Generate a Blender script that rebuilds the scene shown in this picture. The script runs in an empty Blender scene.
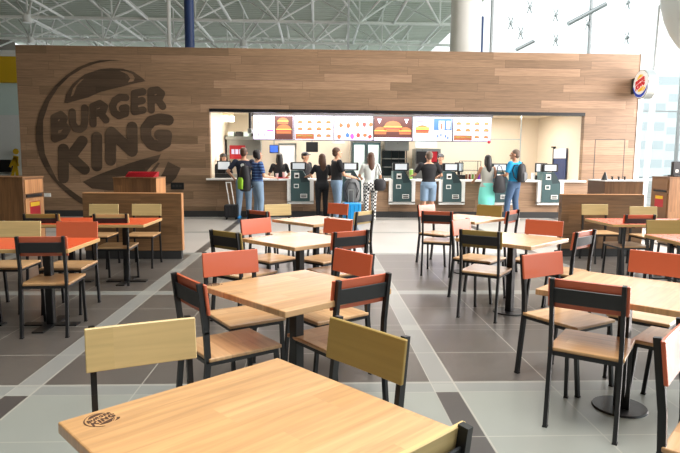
import bpy, bmesh, math, random
from mathutils import Vector, Matrix, Quaternion
PI=math.pi
D_=math.radians
S=bpy.context.scene; COL=S.collection
# ---------------------------------------------------------------- camera, world, exposure
F,YAW,PITCH,ROLL,H=577.55,.04169,.11323,.00748,1.5
_f=Vector((math.sin(YAW)*math.cos(PITCH),math.cos(YAW)*math.cos(PITCH),-math.sin(PITCH)))
_r=Vector((math.cos(YAW),-math.sin(YAW),0)); _u=_r.cross(_f)
_r,_u=_r*math.cos(ROLL)+_u*math.sin(ROLL), -_r*math.sin(ROLL)+_u*math.cos(ROLL)
CAM=Vector((0,0,H))
cd=bpy.data.cameras.new('camera'); cam=bpy.data.objects.new('camera',cd); COL.objects.link(cam)
m=Matrix.Identity(4)
for i in range(3): m[i][0]=_r[i]; m[i][1]=_u[i]; m[i][2]=-_f[i]; m[i][3]=CAM[i]
cam.matrix_world=m; cd.sensor_width=36; cd.lens=F/680*36; cd.clip_end=300
S.camera=cam
w=bpy.data.worlds.new('sky'); S.world=w; w.use_nodes=True
w.node_tree.nodes['Background'].inputs[0].default_value=(.93,.97,1,1)
w.node_tree.nodes['Background'].inputs[1].default_value=1.0
S.view_settings.view_transform='Standard'; S.view_settings.look='None'
S.view_settings.gamma=1; S.view_settings.use_curve_mapping=False
S.view_settings.exposure=.85
def area(name,loc,tgt,sx,sy,power,col=(1,1,1)):
    l=bpy.data.lights.new(name,'AREA'); l.shape='RECTANGLE'; l.size=sx; l.size_y=sy; l.energy=power; l.color=col
    o=bpy.data.objects.new(name,l); COL.objects.link(o); o.location=loc
    o.rotation_euler=(Vector(tgt)-Vector(loc)).to_track_quat('-Z','Y').to_euler(); return o
area('daylight_from_side_glazing',(12.6,10.6,4.2),(5,13.6,1.6),6,6,1500,(1,.91,.87))
k_=area('overhead_fill',(4,11,10.2),(4,11,0),12,6,360,(1,.98,.95)); k_.data.spread=math.radians(95)  # overhead fill added under the closed roof to brighten the far floor
k_=area('overhead_fill',(1.5,1.5,9.8),(1.5,2.5,0),8,6,330,(1,.98,.95)); k_.data.spread=math.radians(100)  # second added fill, lifting the near tables; the roof above has no opening

def ray(x,y): return _f+_r*((x-340)/F)-_u*((y-226.5)/F)
def atz(x,y,z):
    d=ray(x,y); return CAM+d*((z-H)/d.z)
def aty(x,y,Y):
    d=ray(x,y); return CAM+d*(Y/d.y)
WY=15.378   # front face of the restaurant wall

# ---------------------------------------------------------------- materials
def srgb(c):
    return tuple(((v/255)/12.92 if v/255<=.04045 else ((v/255+.055)/1.055)**2.4) for v in c)+(1,)
def mat(name,col,rough=.5,metal=0,emit=0,coat=0,spec=.5,noise=0):
    M=bpy.data.materials.new(name); M.use_nodes=True; nt=M.node_tree; b=nt.nodes['Principled BSDF']
    c=srgb(col); b.inputs['Base Color'].default_value=c
    b.inputs['Roughness'].default_value=rough; b.inputs['Metallic'].default_value=metal
    b.inputs['Coat Weight'].default_value=coat; b.inputs['Coat Roughness'].default_value=.15
    b.inputs['Specular IOR Level'].default_value=spec
    if emit: b.inputs['Emission Color'].default_value=c; b.inputs['Emission Strength'].default_value=emit
    n=nt.nodes.new('ShaderNodeTexNoise'); n.inputs['Scale'].default_value=18 if not noise else 6
    tc=nt.nodes.new('ShaderNodeTexCoord'); nt.links.new(tc.outputs['Object'],n.inputs['Vector'])
    r=nt.nodes.new('ShaderNodeMapRange'); r.inputs[3].default_value=max(0,rough-.06); r.inputs[4].default_value=min(1,rough+.06)
    nt.links.new(n.outputs[0],r.inputs[0]); nt.links.new(r.outputs[0],b.inputs['Roughness'])
    if noise:
        mx=nt.nodes.new('ShaderNodeMix'); mx.data_type='RGBA'; mx.inputs[6].default_value=tuple(v*(1-noise) for v in c[:3])+(1,)
        mx.inputs[7].default_value=tuple(min(1,v*(1+noise)) for v in c[:3])+(1,)
        nt.links.new(n.outputs[0],mx.inputs[0]); nt.links.new(mx.outputs[2],b.inputs['Base Color'])
    return M
class NT:
    def __init__(s,nt): s.nt=nt
    def n(s,t): return s.nt.nodes.new(t)
    def val(s,i,v):
        if isinstance(v,(int,float)): i.default_value=v
        else: s.nt.links.new(v,i)
    def m(s,op,a,b=0,c=0):
        n=s.n('ShaderNodeMath'); n.operation=op
        s.val(n.inputs[0],a); s.val(n.inputs[1],b)
        if op=='MULTIPLY_ADD' or op=='COMPARE': s.val(n.inputs[2],c)
        return n.outputs[0]
    def mixc(s,f,a,b,mode='MIX'):
        n=s.n('ShaderNodeMix'); n.data_type='RGBA'; n.blend_type=mode; s.val(n.inputs[0],f)
        for i,v in ((6,a),(7,b)):
            if isinstance(v,tuple): n.inputs[i].default_value=v
            else: s.nt.links.new(v,n.inputs[i])
        return n.outputs[2]
    def wn(s,a,b=0):
        c=s.n('ShaderNodeCombineXYZ'); s.val(c.inputs[0],a); s.val(c.inputs[1],b)
        n=s.n('ShaderNodeTexWhiteNoise'); n.noise_dimensions='3D'; s.nt.links.new(c.outputs[0],n.inputs['Vector']); return n.outputs['Value']
def planks(name,ua,va,L,h,cols,rough=.45,gap=.012,gapdark=.55,grain=1.0,coat=0,knots=0):
    """boards running along axis ua, stacked along axis va; each board its own tone"""
    M=bpy.data.materials.new(name); M.use_nodes=True; nt=M.node_tree; g=NT(nt); b=nt.nodes['Principled BSDF']
    tc=g.n('ShaderNodeTexCoord'); sp=g.n('ShaderNodeSeparateXYZ'); nt.links.new(tc.outputs['Object'],sp.inputs[0])
    ob=g.n('ShaderNodeObjectInfo')
    u=sp.outputs[ua]; v=g.m('ADD',sp.outputs[va],31.7*h)
    rv=g.m('DIVIDE',v,h); row=g.m('FLOOR',rv)
    sh=g.wn(row,g.m('MULTIPLY',ob.outputs['Random'],17)); uu=g.m('ADD',g.m('DIVIDE',u,L),g.m('MULTIPLY',sh,7.3)); co=g.m('FLOOR',uu)
    rnd=g.wn(row,g.m('ADD',co,g.m('MULTIPLY',ob.outputs['Random'],40)))
    ramp=g.n('ShaderNodeValToRGB'); el=ramp.color_ramp.elements
    while len(el)<len(cols): el.new(.5)
    for i,c in enumerate(cols): el[i].position=i/(len(cols)-1); el[i].color=srgb(c)
    nt.links.new(rnd,ramp.inputs[0])
    # grain: stretched noise shifted per board
    cb=g.n('ShaderNodeCombineXYZ'); g.val(cb.inputs[0],g.m('MULTIPLY',u,1.6)); g.val(cb.inputs[1],g.m('MULTIPLY',v,26)); g.val(cb.inputs[2],g.m('MULTIPLY',rnd,50))
    ns=g.n('ShaderNodeTexNoise'); ns.inputs['Scale'].default_value=1.4; ns.inputs['Detail'].default_value=5; ns.inputs['Distortion'].default_value=.6
    nt.links.new(cb.outputs[0],ns.inputs['Vector'])
    mr=g.n('ShaderNodeMapRange'); nt.links.new(ns.outputs[0],mr.inputs[0]); mr.inputs[1].default_value=.3; mr.inputs[2].default_value=.7
    mr.inputs[3].default_value=1-.28*grain; mr.inputs[4].default_value=1+.16*grain
    vm=g.n('ShaderNodeVectorMath'); vm.operation='SCALE'; nt.links.new(ramp.outputs[0],vm.inputs[0]); nt.links.new(mr.outputs[0],vm.inputs['Scale'])
    col=vm.outputs[0]
    if gap:
        fv=g.m('FRACT',rv); fu=g.m('FRACT',uu)
        e1=g.m('LESS_THAN',fv,gap/h); e2=g.m('LESS_THAN',fu,gap/L); e=g.m('MAXIMUM',e1,e2)
        vm2=g.n('ShaderNodeVectorMath'); vm2.operation='SCALE'; nt.links.new(col,vm2.inputs[0])
        g.val(vm2.inputs['Scale'],g.m('SUBTRACT',1,g.m('MULTIPLY',e,1-gapdark))); col=vm2.outputs[0]
    nt.links.new(col,b.inputs['Base Color']); b.inputs['Roughness'].default_value=rough
    b.inputs['Coat Weight'].default_value=coat; b.inputs['Coat Roughness'].default_value=.2
    return M
WOODW=[(120,96,72),(152,122,95),(134,107,82),(168,136,108),(140,112,86),(156,126,98)]
M={}
M['wallwood']=planks('wall_planks',0,2,2.3,.205,WOODW,.5,gap=.008,gapdark=.6,grain=.8)
M['logodark']=planks('logo_paint_over_planks',0,2,2.3,.205,[tuple(int(v*.56) for v in c) for c in WOODW],.5,gap=.008,gapdark=.6,grain=.8)
M['partwood']=planks('partition_veneer',0,2,1.9,.16,[(118,86,56),(142,106,72),(104,76,50)],.45,gap=0,grain=1.2)
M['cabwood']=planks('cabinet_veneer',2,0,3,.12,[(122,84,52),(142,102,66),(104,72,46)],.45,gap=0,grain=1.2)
M['cablit_edge']=planks('cabinet_lit_side_and_edge',2,1,3,.12,[(196,140,92),(206,150,100),(182,126,80)],.45,gap=0,grain=.9)  # cabinet veneer copy, daylight painted in for right-facing sides; also pale partition edges
M['oak']=planks('oak_staves',0,1,1.3,.13,[(202,154,102),(212,168,118),(192,144,92),(216,174,126),(204,158,108)],.34,gap=0,grain=.8,coat=.9)
M['seatoak']=planks('seat_oak',0,1,.7,.09,[(194,150,102),(206,166,120),(184,140,94),(200,158,112)],.38,gap=0,grain=.7,coat=.6)
M['edgeoak']=planks('oak_edge',0,2,.9,.2,[(196,156,98),(204,166,110)],.45,gap=0,grain=.7)
M['maple']=planks('maple_panel',0,2,1.2,.3,[(204,178,122),(212,186,132)],.42,gap=0,grain=.35)
M['ochre']=planks('ochre_panel',0,2,1.2,.3,[(158,132,70),(166,140,78)],.42,gap=0,grain=.35)
M['orange']=mat('orange_laminate',(204,100,66),.36,coat=.35)
M['orangetop']=mat('orange_table_laminate',(226,90,48),.3,coat=.3)
M['glaretop']=mat('orange_laminate_painted_glare',(236,120,96),.28,coat=.5)  # same orange laminate, its pink glare put into the base colour
M['black']=mat('black_painted_steel',(24,25,27),.42,coat=.1)
M['plate']=mat('black_back_plate',(34,35,37),.45,coat=.1)
M['darkgrey']=mat('dark_grey_plinth',(52,52,52),.5)
M['white']=mat('white_solid_surface',(248,247,243),.35)
M['cream']=mat('cream_wall_paint',(236,222,200),.7)
M['steel']=mat('stainless_steel',(176,182,180),.3,.9)
M['teal']=mat('kiosk_teal_grey',(62,88,90),.4)
M['tealdark']=mat('kiosk_dark_band',(40,58,62),.4)
M['blackpl']=mat('black_plastic',(22,23,25),.4)
M['rubber']=mat('black_rubber',(20,20,20),.7)
M['red']=mat('red_plastic',(176,30,44),.35)
M['yellow']=mat('yellow_paint',(226,182,30),.5)
M['halldark']=mat('hall_dark_bounce_cut',(92,86,76),.8)  # unseen hall walls coloured dark to cut light bounced onto the wood wall
M['aqua']=mat('aqua_panel',(222,242,238),.5)
M['hallwhite']=mat('hall_white',(240,243,243),.6)
M['truss']=mat('white_truss_paint',(250,250,246),.45)
M['roof']=mat('roof_deck',(206,212,200),.6)
M['blue']=mat('blue_column_paint',(40,62,110),.45)
M['duct']=mat('duct_paint',(216,224,222),.45)
M['screen']=mat('screen_white',(188,185,212),.4,emit=.3)
M['screen2']=mat('kiosk_display',(200,208,214),.4,emit=.2)
M['lamp']=mat('lamp_diffuser',(255,252,240),.5,emit=6)
M['socket']=mat('socket_white',(236,236,230),.4)
M['mullion']=mat('mullion_paint',(214,218,218),.4)
def em(name,c,e=.75): return mat(name,c,.5,emit=e*.2)
def floor_mat():
    Mt=bpy.data.materials.new('floor_tiles'); Mt.use_nodes=True; nt=Mt.node_tree; g=NT(nt); b=nt.nodes['Principled BSDF']
    tc=g.n('ShaderNodeTexCoord'); sp=g.n('ShaderNodeSeparateXYZ'); nt.links.new(tc.outputs['Object'],sp.inputs[0])
    x,y=sp.outputs[0],sp.outputs[1]
    px=2.76; ux=g.m('MULTIPLY',g.m('FRACT',g.m('DIVIDE',g.m('ADD',x,1.98+px*20),px)),px)   # strip 0...16
    stx=g.m('LESS_THAN',ux,.16)
    py=2.79; yy=g.m('ADD',y,-3.61+py*20); uy=g.m('MULTIPLY',g.m('FRACT',g.m('DIVIDE',yy,py)),py)
    sty=g.m('LESS_THAN',uy,.17)
    uy2=g.m('MULTIPLY',g.m('FRACT',g.m('DIVIDE',yy,py/2)),py/2); sty2=g.m('LESS_THAN',uy2,.14)
    gx=g.m('FRACT',g.m('DIVIDE',g.m('SUBTRACT',ux,.16),.65)); gy=g.m('FRACT',g.m('DIVIDE',g.m('SUBTRACT',uy2,.15),.62))
    joint=g.m('MAXIMUM',g.m('MAXIMUM',g.m('LESS_THAN',gx,.012),g.m('LESS_THAN',gy,.014)),
        g.m('MAXIMUM',g.m('LESS_THAN',g.m('ABSOLUTE',g.m('SUBTRACT',ux,.16)),.005),g.m('MAXIMUM',g.m('LESS_THAN',ux,.006),g.m('LESS_THAN',g.m('ABSOLUTE',g.m('SUBTRACT',uy,.17)),.005))))
    # zones
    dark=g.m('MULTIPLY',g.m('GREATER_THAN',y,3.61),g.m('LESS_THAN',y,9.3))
    cx=g.m('FLOOR',g.m('DIVIDE',g.m('ADD',x,1.98+.65*40-.16),.65)); cy=g.m('FLOOR',g.m('DIVIDE',yy,.66))
    n2=g.n('ShaderNodeTexNoise'); n2.inputs['Scale'].default_value=.55; nt.links.new(tc.outputs['Object'],n2.inputs['Vector']); rn=n2.outputs[0]
    ns=g.n('ShaderNodeTexNoise'); ns.inputs['Scale'].default_value=1.3; ns.inputs['Detail'].default_value=6; nt.links.new(tc.outputs['Object'],ns.inputs['Vector'])
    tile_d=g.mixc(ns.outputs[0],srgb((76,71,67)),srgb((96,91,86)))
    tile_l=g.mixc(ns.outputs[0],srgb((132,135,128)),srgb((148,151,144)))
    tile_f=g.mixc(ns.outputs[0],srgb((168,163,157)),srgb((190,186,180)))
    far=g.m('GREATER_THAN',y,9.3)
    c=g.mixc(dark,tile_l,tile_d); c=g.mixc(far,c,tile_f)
    c=g.mixc(g.m('MULTIPLY',rn,.18),c,srgb((60,54,50)))
    strip_c=g.mixc(dark,srgb((70,66,64)),srgb((128,128,124)))
    st=g.m('MAXIMUM',stx,sty); 
    c=g.mixc(stx,c,strip_c); c=g.mixc(sty,c,srgb((126,128,124)))
    s2=g.m('MULTIPLY',g.m('MULTIPLY',sty2,stx),1.0); c=g.mixc(g.m('MULTIPLY',s2,.35),c,srgb((164,164,156)))
    c=g.mixc(g.m('MULTIPLY',joint,.7),c,srgb((168,164,154)))
    nt.links.new(c,b.inputs['Base Color'])
    mr=g.n('ShaderNodeMapRange'); nt.links.new(ns.outputs[0],mr.inputs[0]); mr.inputs[3].default_value=.28; mr.inputs[4].default_value=.35
    nt.links.new(mr.outputs[0],b.inputs['Roughness']); b.inputs['Specular IOR Level'].default_value=.6
    return Mt
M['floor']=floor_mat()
def glass_mat():
    Mt=bpy.data.materials.new('window_glass'); Mt.use_nodes=True; nt=Mt.node_tree; nt.nodes.clear()
    o=nt.nodes.new('ShaderNodeOutputMaterial'); mx=nt.nodes.new('ShaderNodeMixShader'); t=nt.nodes.new('ShaderNodeBsdfTransparent'); gl=nt.nodes.new('ShaderNodeBsdfGlossy')
    fr=nt.nodes.new('ShaderNodeFresnel'); fr.inputs[0].default_value=1.3; t.inputs[0].default_value=(.95,.98,.97,1); gl.inputs['Roughness'].default_value=.02
    nt.links.new(fr.outputs[0],mx.inputs[0]); nt.links.new(t.outputs[0],mx.inputs[1]); nt.links.new(gl.outputs[0],mx.inputs[2]); nt.links.new(mx.outputs[0],o.inputs[0]); return Mt
M['glass']=glass_mat()

# ---------------------------------------------------------------- mesh builder
class MB:
    def __init__(s): s.v=[]; s.f=[]; s.mi=[]; s.sm=[]; s.k=0; s.s=False
    def add(s,vs,fs,smooth=None):
        o=len(s.v); s.v+= [Vector(v) for v in vs]
        for f in fs: s.f.append([o+i for i in f]); s.mi.append(s.k); s.sm.append(s.s if smooth is None else smooth)
        return s
    def box(s,x0,x1,y0,y1,z0,z1,mtx=None):
        vs=[Vector((x,y,z)) for z in (z0,z1) for x,y in ((x0,y0),(x1,y0),(x1,y1),(x0,y1))]
        if mtx: vs=[mtx@v for v in vs]
        return s.add(vs,[(3,2,1,0),(4,5,6,7),(0,1,5,4),(1,2,6,5),(2,3,7,6),(3,0,4,7)],False)
    def bar(s,a,b,w,h=None,up=(0,0,1)):
        a,b=Vector(a),Vector(b); h=h or w; d=(b-a).normalized(); up=Vector(up)
        if abs(d.dot(up))>.98: up=Vector((0,1,0))
        x=d.cross(up).normalized(); y=x.cross(d)
        vs=[p+x*(sx*w/2)+y*(sy*h/2) for p in (a,b) for sx,sy in ((-1,-1),(1,-1),(1,1),(-1,1))]
        return s.add(vs,[(0,1,2,3),(7,6,5,4),(0,4,5,1),(1,5,6,2),(2,6,7,3),(3,7,4,0)],False)
    def cone(s,a,b,r0,r1,n=12,cap=True):
        a,b=Vector(a),Vector(b); d=(b-a).normalized(); up=Vector((0,0,1)) if abs(d.z)<.95 else Vector((1,0,0))
        x=d.cross(up).normalized(); y=x.cross(d)
        vs=[p+(x*math.cos(2*PI*i/n)+y*math.sin(2*PI*i/n))*r for p,r in ((a,r0),(b,r1)) for i in range(n)]
        s.add(vs,[(i,(i+1)%n,n+(i+1)%n,n+i) for i in range(n)],True)
        if cap: s.add(vs,[tuple(range(n-1,-1,-1)),tuple(range(n,2*n))],False)
        return s
    def tube(s,pts,r,n=10):
        pts=[Vector(p) for p in pts]; rings=[]; x=None
        for i,p in enumerate(pts):
            d=(pts[min(i+1,len(pts)-1)]-pts[max(i-1,0)]).normalized()
            if x is None:
                up=Vector((0,0,1)) if abs(d.z)<.95 else Vector((1,0,0)); x=d.cross(up).normalized()
            else: x=(x-d*x.dot(d)).normalized()
            y=x.cross(d); rr=r[i] if isinstance(r,(list,tuple)) else r
            rings.append([p+(x*math.cos(2*PI*k/n)+y*math.sin(2*PI*k/n))*rr for k in range(n)])
        vs=[q for R_ in rings for q in R_]; fs=[]
        for i in range(len(pts)-1):
            for k in range(n): fs.append((i*n+k,i*n+(k+1)%n,(i+1)*n+(k+1)%n,(i+1)*n+k))
        s.add(vs,fs,True); e=(len(pts)-1)*n
        s.add(vs,[tuple(range(n-1,-1,-1)),tuple(range(e,e+n))],False); return s
    def ell(s,c,r,n=12,mtx=None):
        c=Vector(c); r=Vector((r,r,r)) if isinstance(r,(int,float)) else Vector(r); vs=[]; m_=n//2
        for j in range(1,m_):
            t=PI*j/m_
            for i in range(n):
                q=Vector((r.x*math.sin(t)*math.cos(2*PI*i/n),r.y*math.sin(t)*math.sin(2*PI*i/n),r.z*math.cos(t)))
                vs.append(c+(mtx@q if mtx else q))
        for z in (1,-1):
            q=Vector((0,0,z*r.z)); vs.append(c+(mtx@q if mtx else q))
        fs=[]
        for j in range(m_-2):
            for i in range(n): fs.append((j*n+i,(j+1)*n+i,(j+1)*n+(i+1)%n,j*n+(i+1)%n))
        T=len(vs)-2; B=T+1; o=(m_-2)*n
        for i in range(n): fs.append((T,i,(i+1)%n)); fs.append((B,o+(i+1)%n,o+i))
        return s.add(vs,fs,True)
    def loft(s,rings,n=16):
        """rings of (cx,cy,z,rx,ry)"""
        vs=[]
        for cx,cy,z,rx,ry in rings:
            for i in range(n): a=2*PI*i/n; vs.append((cx+rx*math.cos(a),cy+ry*math.sin(a),z))
        fs=[(j*n+i,j*n+(i+1)%n,(j+1)*n+(i+1)%n,(j+1)*n+i) for j in range(len(rings)-1) for i in range(n)]
        s.add(vs,fs,True); e=(len(rings)-1)*n
        return s.add(vs,[tuple(range(n-1,-1,-1)),tuple(range(e,e+n))],False)
    def prism(s,poly,ext):
        """closed polygon of 3D points, thickened by vector ext; front may be concave (tessellated)"""
        from mathutils.geometry import tessellate_polygon
        P=[Vector(p) for p in poly]; ext=Vector(ext); n=len(P)
        tri=tessellate_polygon([P]); vs=P+[p+ext for p in P]
        s.add(vs,[tuple(t) for t in tri],False); s.add(vs,[tuple(n+i for i in reversed(t)) for t in tri],False)
        return s.add(vs,[(i,(i+1)%n,n+(i+1)%n,n+i) for i in range(n)],False)
    def build(s,name,mats,parent=None,bevel=0,loc=None,seg=1,merge=False):
        me=bpy.data.meshes.new(name)
        off=Vector(loc) if loc is not None else Vector((0,0,0))
        me.from_pydata([tuple(v-off) for v in s.v],[],s.f)
        if not isinstance(mats,(list,tuple)): mats=[mats]
        for q in mats: me.materials.append(M[q] if isinstance(q,str) else q)
        for p,i,k in zip(me.polygons,s.mi,s.sm): p.material_index=i; p.use_smooth=k
        bm=bmesh.new(); bm.from_mesh(me)
        bmesh.ops.remove_doubles(bm,verts=bm.verts,dist=1e-5) if merge else None
        bmesh.ops.recalc_face_normals(bm,faces=bm.faces); bm.to_mesh(me); bm.free()
        o=bpy.data.objects.new(name,me); COL.objects.link(o); o.location=off
        if parent: o.parent=parent
        if bevel:
            b=o.modifiers.new('bevel','BEVEL'); b.width=bevel; b.segments=seg; b.limit_method='ANGLE'
        return o
def tag(o,label=None,cat=None,group=None,kind=None):
    for k,v in (('label',label),('category',cat),('group',group),('kind',kind)):
        if v: o[k]=v
    return o
def empty(name,loc=(0,0,0),rz=0,label=None,cat=None,group=None):
    o=bpy.data.objects.new(name,None); COL.objects.link(o); o.location=loc; o.rotation_euler=(0,0,rz); o.empty_display_size=.1
    return tag(o,label,cat,group)
KIDS={}
def copy_tree(o,parent=None):
    c=o.copy(); COL.objects.link(c)
    if parent: c.parent=parent
    for ch in [q for q in bpy.data.objects if q.parent==o]: copy_tree(ch,c)
    return c
def struct(mb,name,mats,bevel=0,loc=None): return tag(mb.build(name,mats,bevel=bevel,loc=loc),kind='structure')

# ---------------------------------------------------------------- the setting
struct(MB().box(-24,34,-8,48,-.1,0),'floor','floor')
XL,XR,ZT=-7.63,8.6,4.36
OL,OR,OB,OT=-2.78,7.16,.97,2.80
wb=MB()
wb.box(XL,OL,WY,WY+.18,0,ZT).box(OR,XR,WY,WY+.18,0,ZT).box(OL,OR,WY,WY+.18,OT,ZT).box(OL,OR,WY,WY+.18,0,OB)
wall=struct(wb,'wall_front','wallwood')
struct(MB().box(XL,XL+.15,WY+.18,21,0,ZT).box(XR-.15,XR,WY+.18,21,0,ZT),'wall_side','hallwhite')
struct(MB().box(XL,XR,WY-.03,WY-.002,0,.16),'baseboard_front','darkgrey')
struct(MB().box(XR-.01,XR+.12,WY-.02,WY+.2,0,ZT+.02),'trim_1','white')
# flush door seams in the right of the wall
a=aty(595.5,139.5,WY); b2=aty(625,139.5,WY)
struct(MB().box(a.x-.008,a.x+.008,WY-.004,WY,.16,a.z).box(b2.x-.008,b2.x+.008,WY-.004,WY,.16,a.z).box(a.x,b2.x,WY-.004,WY,a.z-.008,a.z+.008),'door_1','darkgrey')
struct(MB().box(OL,OR,WY-.03,WY+.2,OT-.06,OT+.02),'trim_2','blackpl')
# kitchen shell
KY=18.6
struct(MB().box(OL-.1,OR+.1,KY,KY+.1,0,2.95),'wall_kitchen_back','cream')
struct(MB().box(OL-.1,OL,WY+.18,KY,0,2.95),'wall_kitchen_left','cream')
struct(MB().box(OR,OR+.1,WY+.18,KY,0,2.95),'wall_kitchen_right','cream')
struct(MB().box(OL-.1,OR+.1,WY+.18,KY+.1,2.9,3.0),'ceiling_kitchen','cream')
area('kitchen_light',(2.2,16.9,2.85),(2.2,16.9,0),8,1.6,230,(1,.96,.92))
for i,(px,py) in enumerate([(243,112),(285,112.5),(366,112.5),(396,112.5),(498,114.5)]):
    p=aty(px,py,16.3); 
    tag(MB().box(p.x-.35,p.x+.35,16.1,16.5,2.86,2.9).build('ceiling_lamp','lamp'),
        ['square lamp in the kitchen ceiling left of the first menu board','lamp in the kitchen ceiling above the first menu board','lamp in the kitchen ceiling above the third menu board','lamp in the kitchen ceiling above the fourth menu board','lamp in the kitchen ceiling right of the last menu board'][i],'lamp','recessed kitchen ceiling lamps')
# hall enclosure
struct(MB().box(-24,-23.8,-8,48,0,12),'wall_left','halldark')
struct(MB().box(-24,12,-8.2,-8,0,12),'wall_rear','halldark')
# left background wall with coloured bands seen past the wood wall
lb=MB(); Yb=27.
z1,z2,z3=aty(7,57,Yb).z,aty(7,83,Yb).z,aty(7,115,Yb).z
lb.k=0; lb.box(-24,-11.5,Yb,Yb+.2,0,z3); lb.k=1; lb.box(-24,-11.5,Yb,Yb+.2,z3,z2); lb.k=2; lb.box(-24,-11.5,Yb-.2,Yb+.2,z2,z1); lb.k=0; lb.box(-24,-11.5,Yb,Yb+.2,z1,z1+.3)
struct(lb,'wall_back_left',['hallwhite','aqua','yellow'])
# roof deck, corrugated
rf=MB(); n=0; RX0,RX1,RZ=-24,9.5,10.6
ys=[]; y=-8.
prof=[(0,0),(.18,0),(.24,.07),(.42,.07)]
while y<62:
    for dy,dz in prof: ys.append((y+dy,RZ+dz))
    y+=.48
vs=[(x,yy,zz) for yy,zz in ys for x in (RX0,RX1)]
rf.add(vs,[(2*i,2*i+1,2*i+3,2*i+2) for i in range(len(ys)-1)],False)
struct(rf,'ceiling','roof')
# roof trusses: rows of white tube space frame
TG='white tubular roof trusses'
def truss(Y,x0,x1,off,nm):
    t=empty('roof_truss',(0,Y,0),0,nm,'truss',TG); NJ=[]
    zl,zu=8.6,10.5; st=4.2
    lo=MB(); lo.cone((x0,0,zl),(x1,0,zl),.085,.085,6); up=MB(); up.cone((x0,2.7,zu),(x1,2.7,zu),.075,.075,6)
    dg=MB(); jn=MB(); k=x0+off
    while k<x1-1:
        for dx in (-st/2,st/2):
            if x0<k+dx<x1:
                dg.cone((k,0,zl),(k+dx,2.7,zu),.055,.055,5); dg.cone((k,0,zl),(k+dx,-2.7,zu),.055,.055,5)
        dg.cone((k,-2.7,zu),(k,2.7,zu),.05,.05,5); dg.cone((k,0,zl),(k,0,zu),.05,.05,5)
        dg.cone((k,0,zl),(k,5.4,zl),.07,.07,5)
        if int((k-x0)/st)%3==1: NJ.append(MB().cone((k,0,zl-.28),(k,0,zl+.12),.22,.22,10))
        else: NJ.append(MB().ell((k,0,zl),.1,8))
        k+=st
    for j in NJ: j.build('node','truss',t)
    for mb,n_ in ((lo,'lower_chord'),(up,'upper_chord'),(dg,'diagonals')): 
        if mb.v: mb.build(n_,'truss',t)
    return t
for i in range(7):
    truss(20+i*5.4,-23,8.5,(i%2)*1.8,'white tube truss row hanging under the corrugated roof above the wood wall')
# columns
def at_(px,Y): return aty(px,150,Y).x
def bluecol(px,Y,lab,br):
    x=at_(px,Y); r=.16 if br else .2
    t=empty('steel_column',(x,Y,0),0,lab,'column')
    MB().cone((0,0,0),(0,0,8.6),r,r,16).build('shaft','blue',t)
    hd=MB()
    for dx,dy in ((-.9,0),(.9,0),(0,.9),(0,-.9)): hd.cone((0,0,7.5),(dx,dy,8.7),.08,.06,8)
    hd.box(-.28,.28,-.2,.2,8.15,8.45); hd.build('branch_head','blue',t)
bluecol(192,19.9,'dark blue steel column rising behind the left half of the wood wall',1)
p=aty(480,17,26); t=MB().cone((0,0,0),(0,0,p.z),.17,.17,16).build('steel_column','blue'); t.location=(p.x,26,0); tag(t,'short dark blue steel post right of the tapered white shaft','column')
t=tag(MB().cone((0,0,0),(0,0,14),.62,.5,28).build('tapered_column','truss',loc=None),'fat white tapered column behind the wood wall, right of the roof trusses','column'); t.location=(at_(462,22),22,0)
q=MB().cone((0,0,0),(0,0,10),.07,.07,8).build('drain_pipe','truss'); q.location=(at_(170,19.9),20.2,0); tag(q,'thin pale drain pipe left of the blue column above the wall','pipe')
# big round duct at the upper right
d=aty(690,30,12.5); pts=[(d.x,12.5,9),(d.x,12.5,5.2)]
for k in range(1,9):
    a=PI/2*k/8; pts.append((d.x+1.1*(1-math.cos(a)),12.5,5.2-1.1*math.sin(a)))
pts.append((d.x+5,12.5,4.1))
t=empty('air_duct',(0,0,0),0,'large round pale grey duct bending at the top right corner','duct')
MB().tube(pts,.62,32).build('duct_tube','duct',t)
MB().tube([(d.x,12.5,5.9),(d.x,12.5,6.0)],.65,32).build('joint_band','duct',t)
# glazed facade, right and behind
fa=MB()
for x in (8.9,14,19,24,29): fa.box(x-.05,x+.05,29.9,30.1,0,14)
for z in (4.2,12.6): fa.box(-2,34,29.97,30.03,z-.03,z+.03)
fa.box(-.05+1.6,1.6+.05,29.9,30.1,0,14)
struct(fa,'trim_3','mullion')
struct(MB().box(1.6,34,30.02,30.04,0,14),'window_1','glass')
fs=MB()
for y in (-6,0,6,12,18,24): fs.box(19.9,20.1,y-.05,y+.05,0,12)
fs.box(19.95,20.05,-8,30,4,4.1).box(19.95,20.05,-8,30,8,8.1)
struct(fs,'trim_4','mullion')
struct(MB().box(20,20.02,-8,30,0,12),'window_2','glass')
# spider fittings on the facade
for px,py in [(530,7),(556,15),(511,23),(521,33),(588,24),(556,40),(627,38),(628,3)]:
    p=aty(px,py,29.95); t=empty('glass_fitting',p,0,'small steel spider fitting clamping the facade glass above the wall','fitting','spider fittings on the glass facade')
    MB().cone((0,-.12,0),(0,.1,0),.07,.07,10).build('hub','steel',t)
    arm=MB()
    for sx in (-1,1):
        for sz in (-1,1): arm.bar((0,0,0),(sx*.12,.05,sz*.3),.04)
    arm.build('arm','steel',t)
a,b=aty(568,24,29.9),aty(606,4,29.9); t=tag(MB().cone((0,0,0),b-a,.11,.11,10).build('facade_strut','steel'),'grey diagonal strut seen through the bright glass above the wall','strut'); t.location=a
a,b=aty(516,50,29.9),aty(534,41,29.9); t=tag(MB().cone((0,0,0),b-a,.09,.09,10).build('facade_strut','steel'),'short grey strut just above the top edge of the wood wall','strut'); t.location=a
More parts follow.
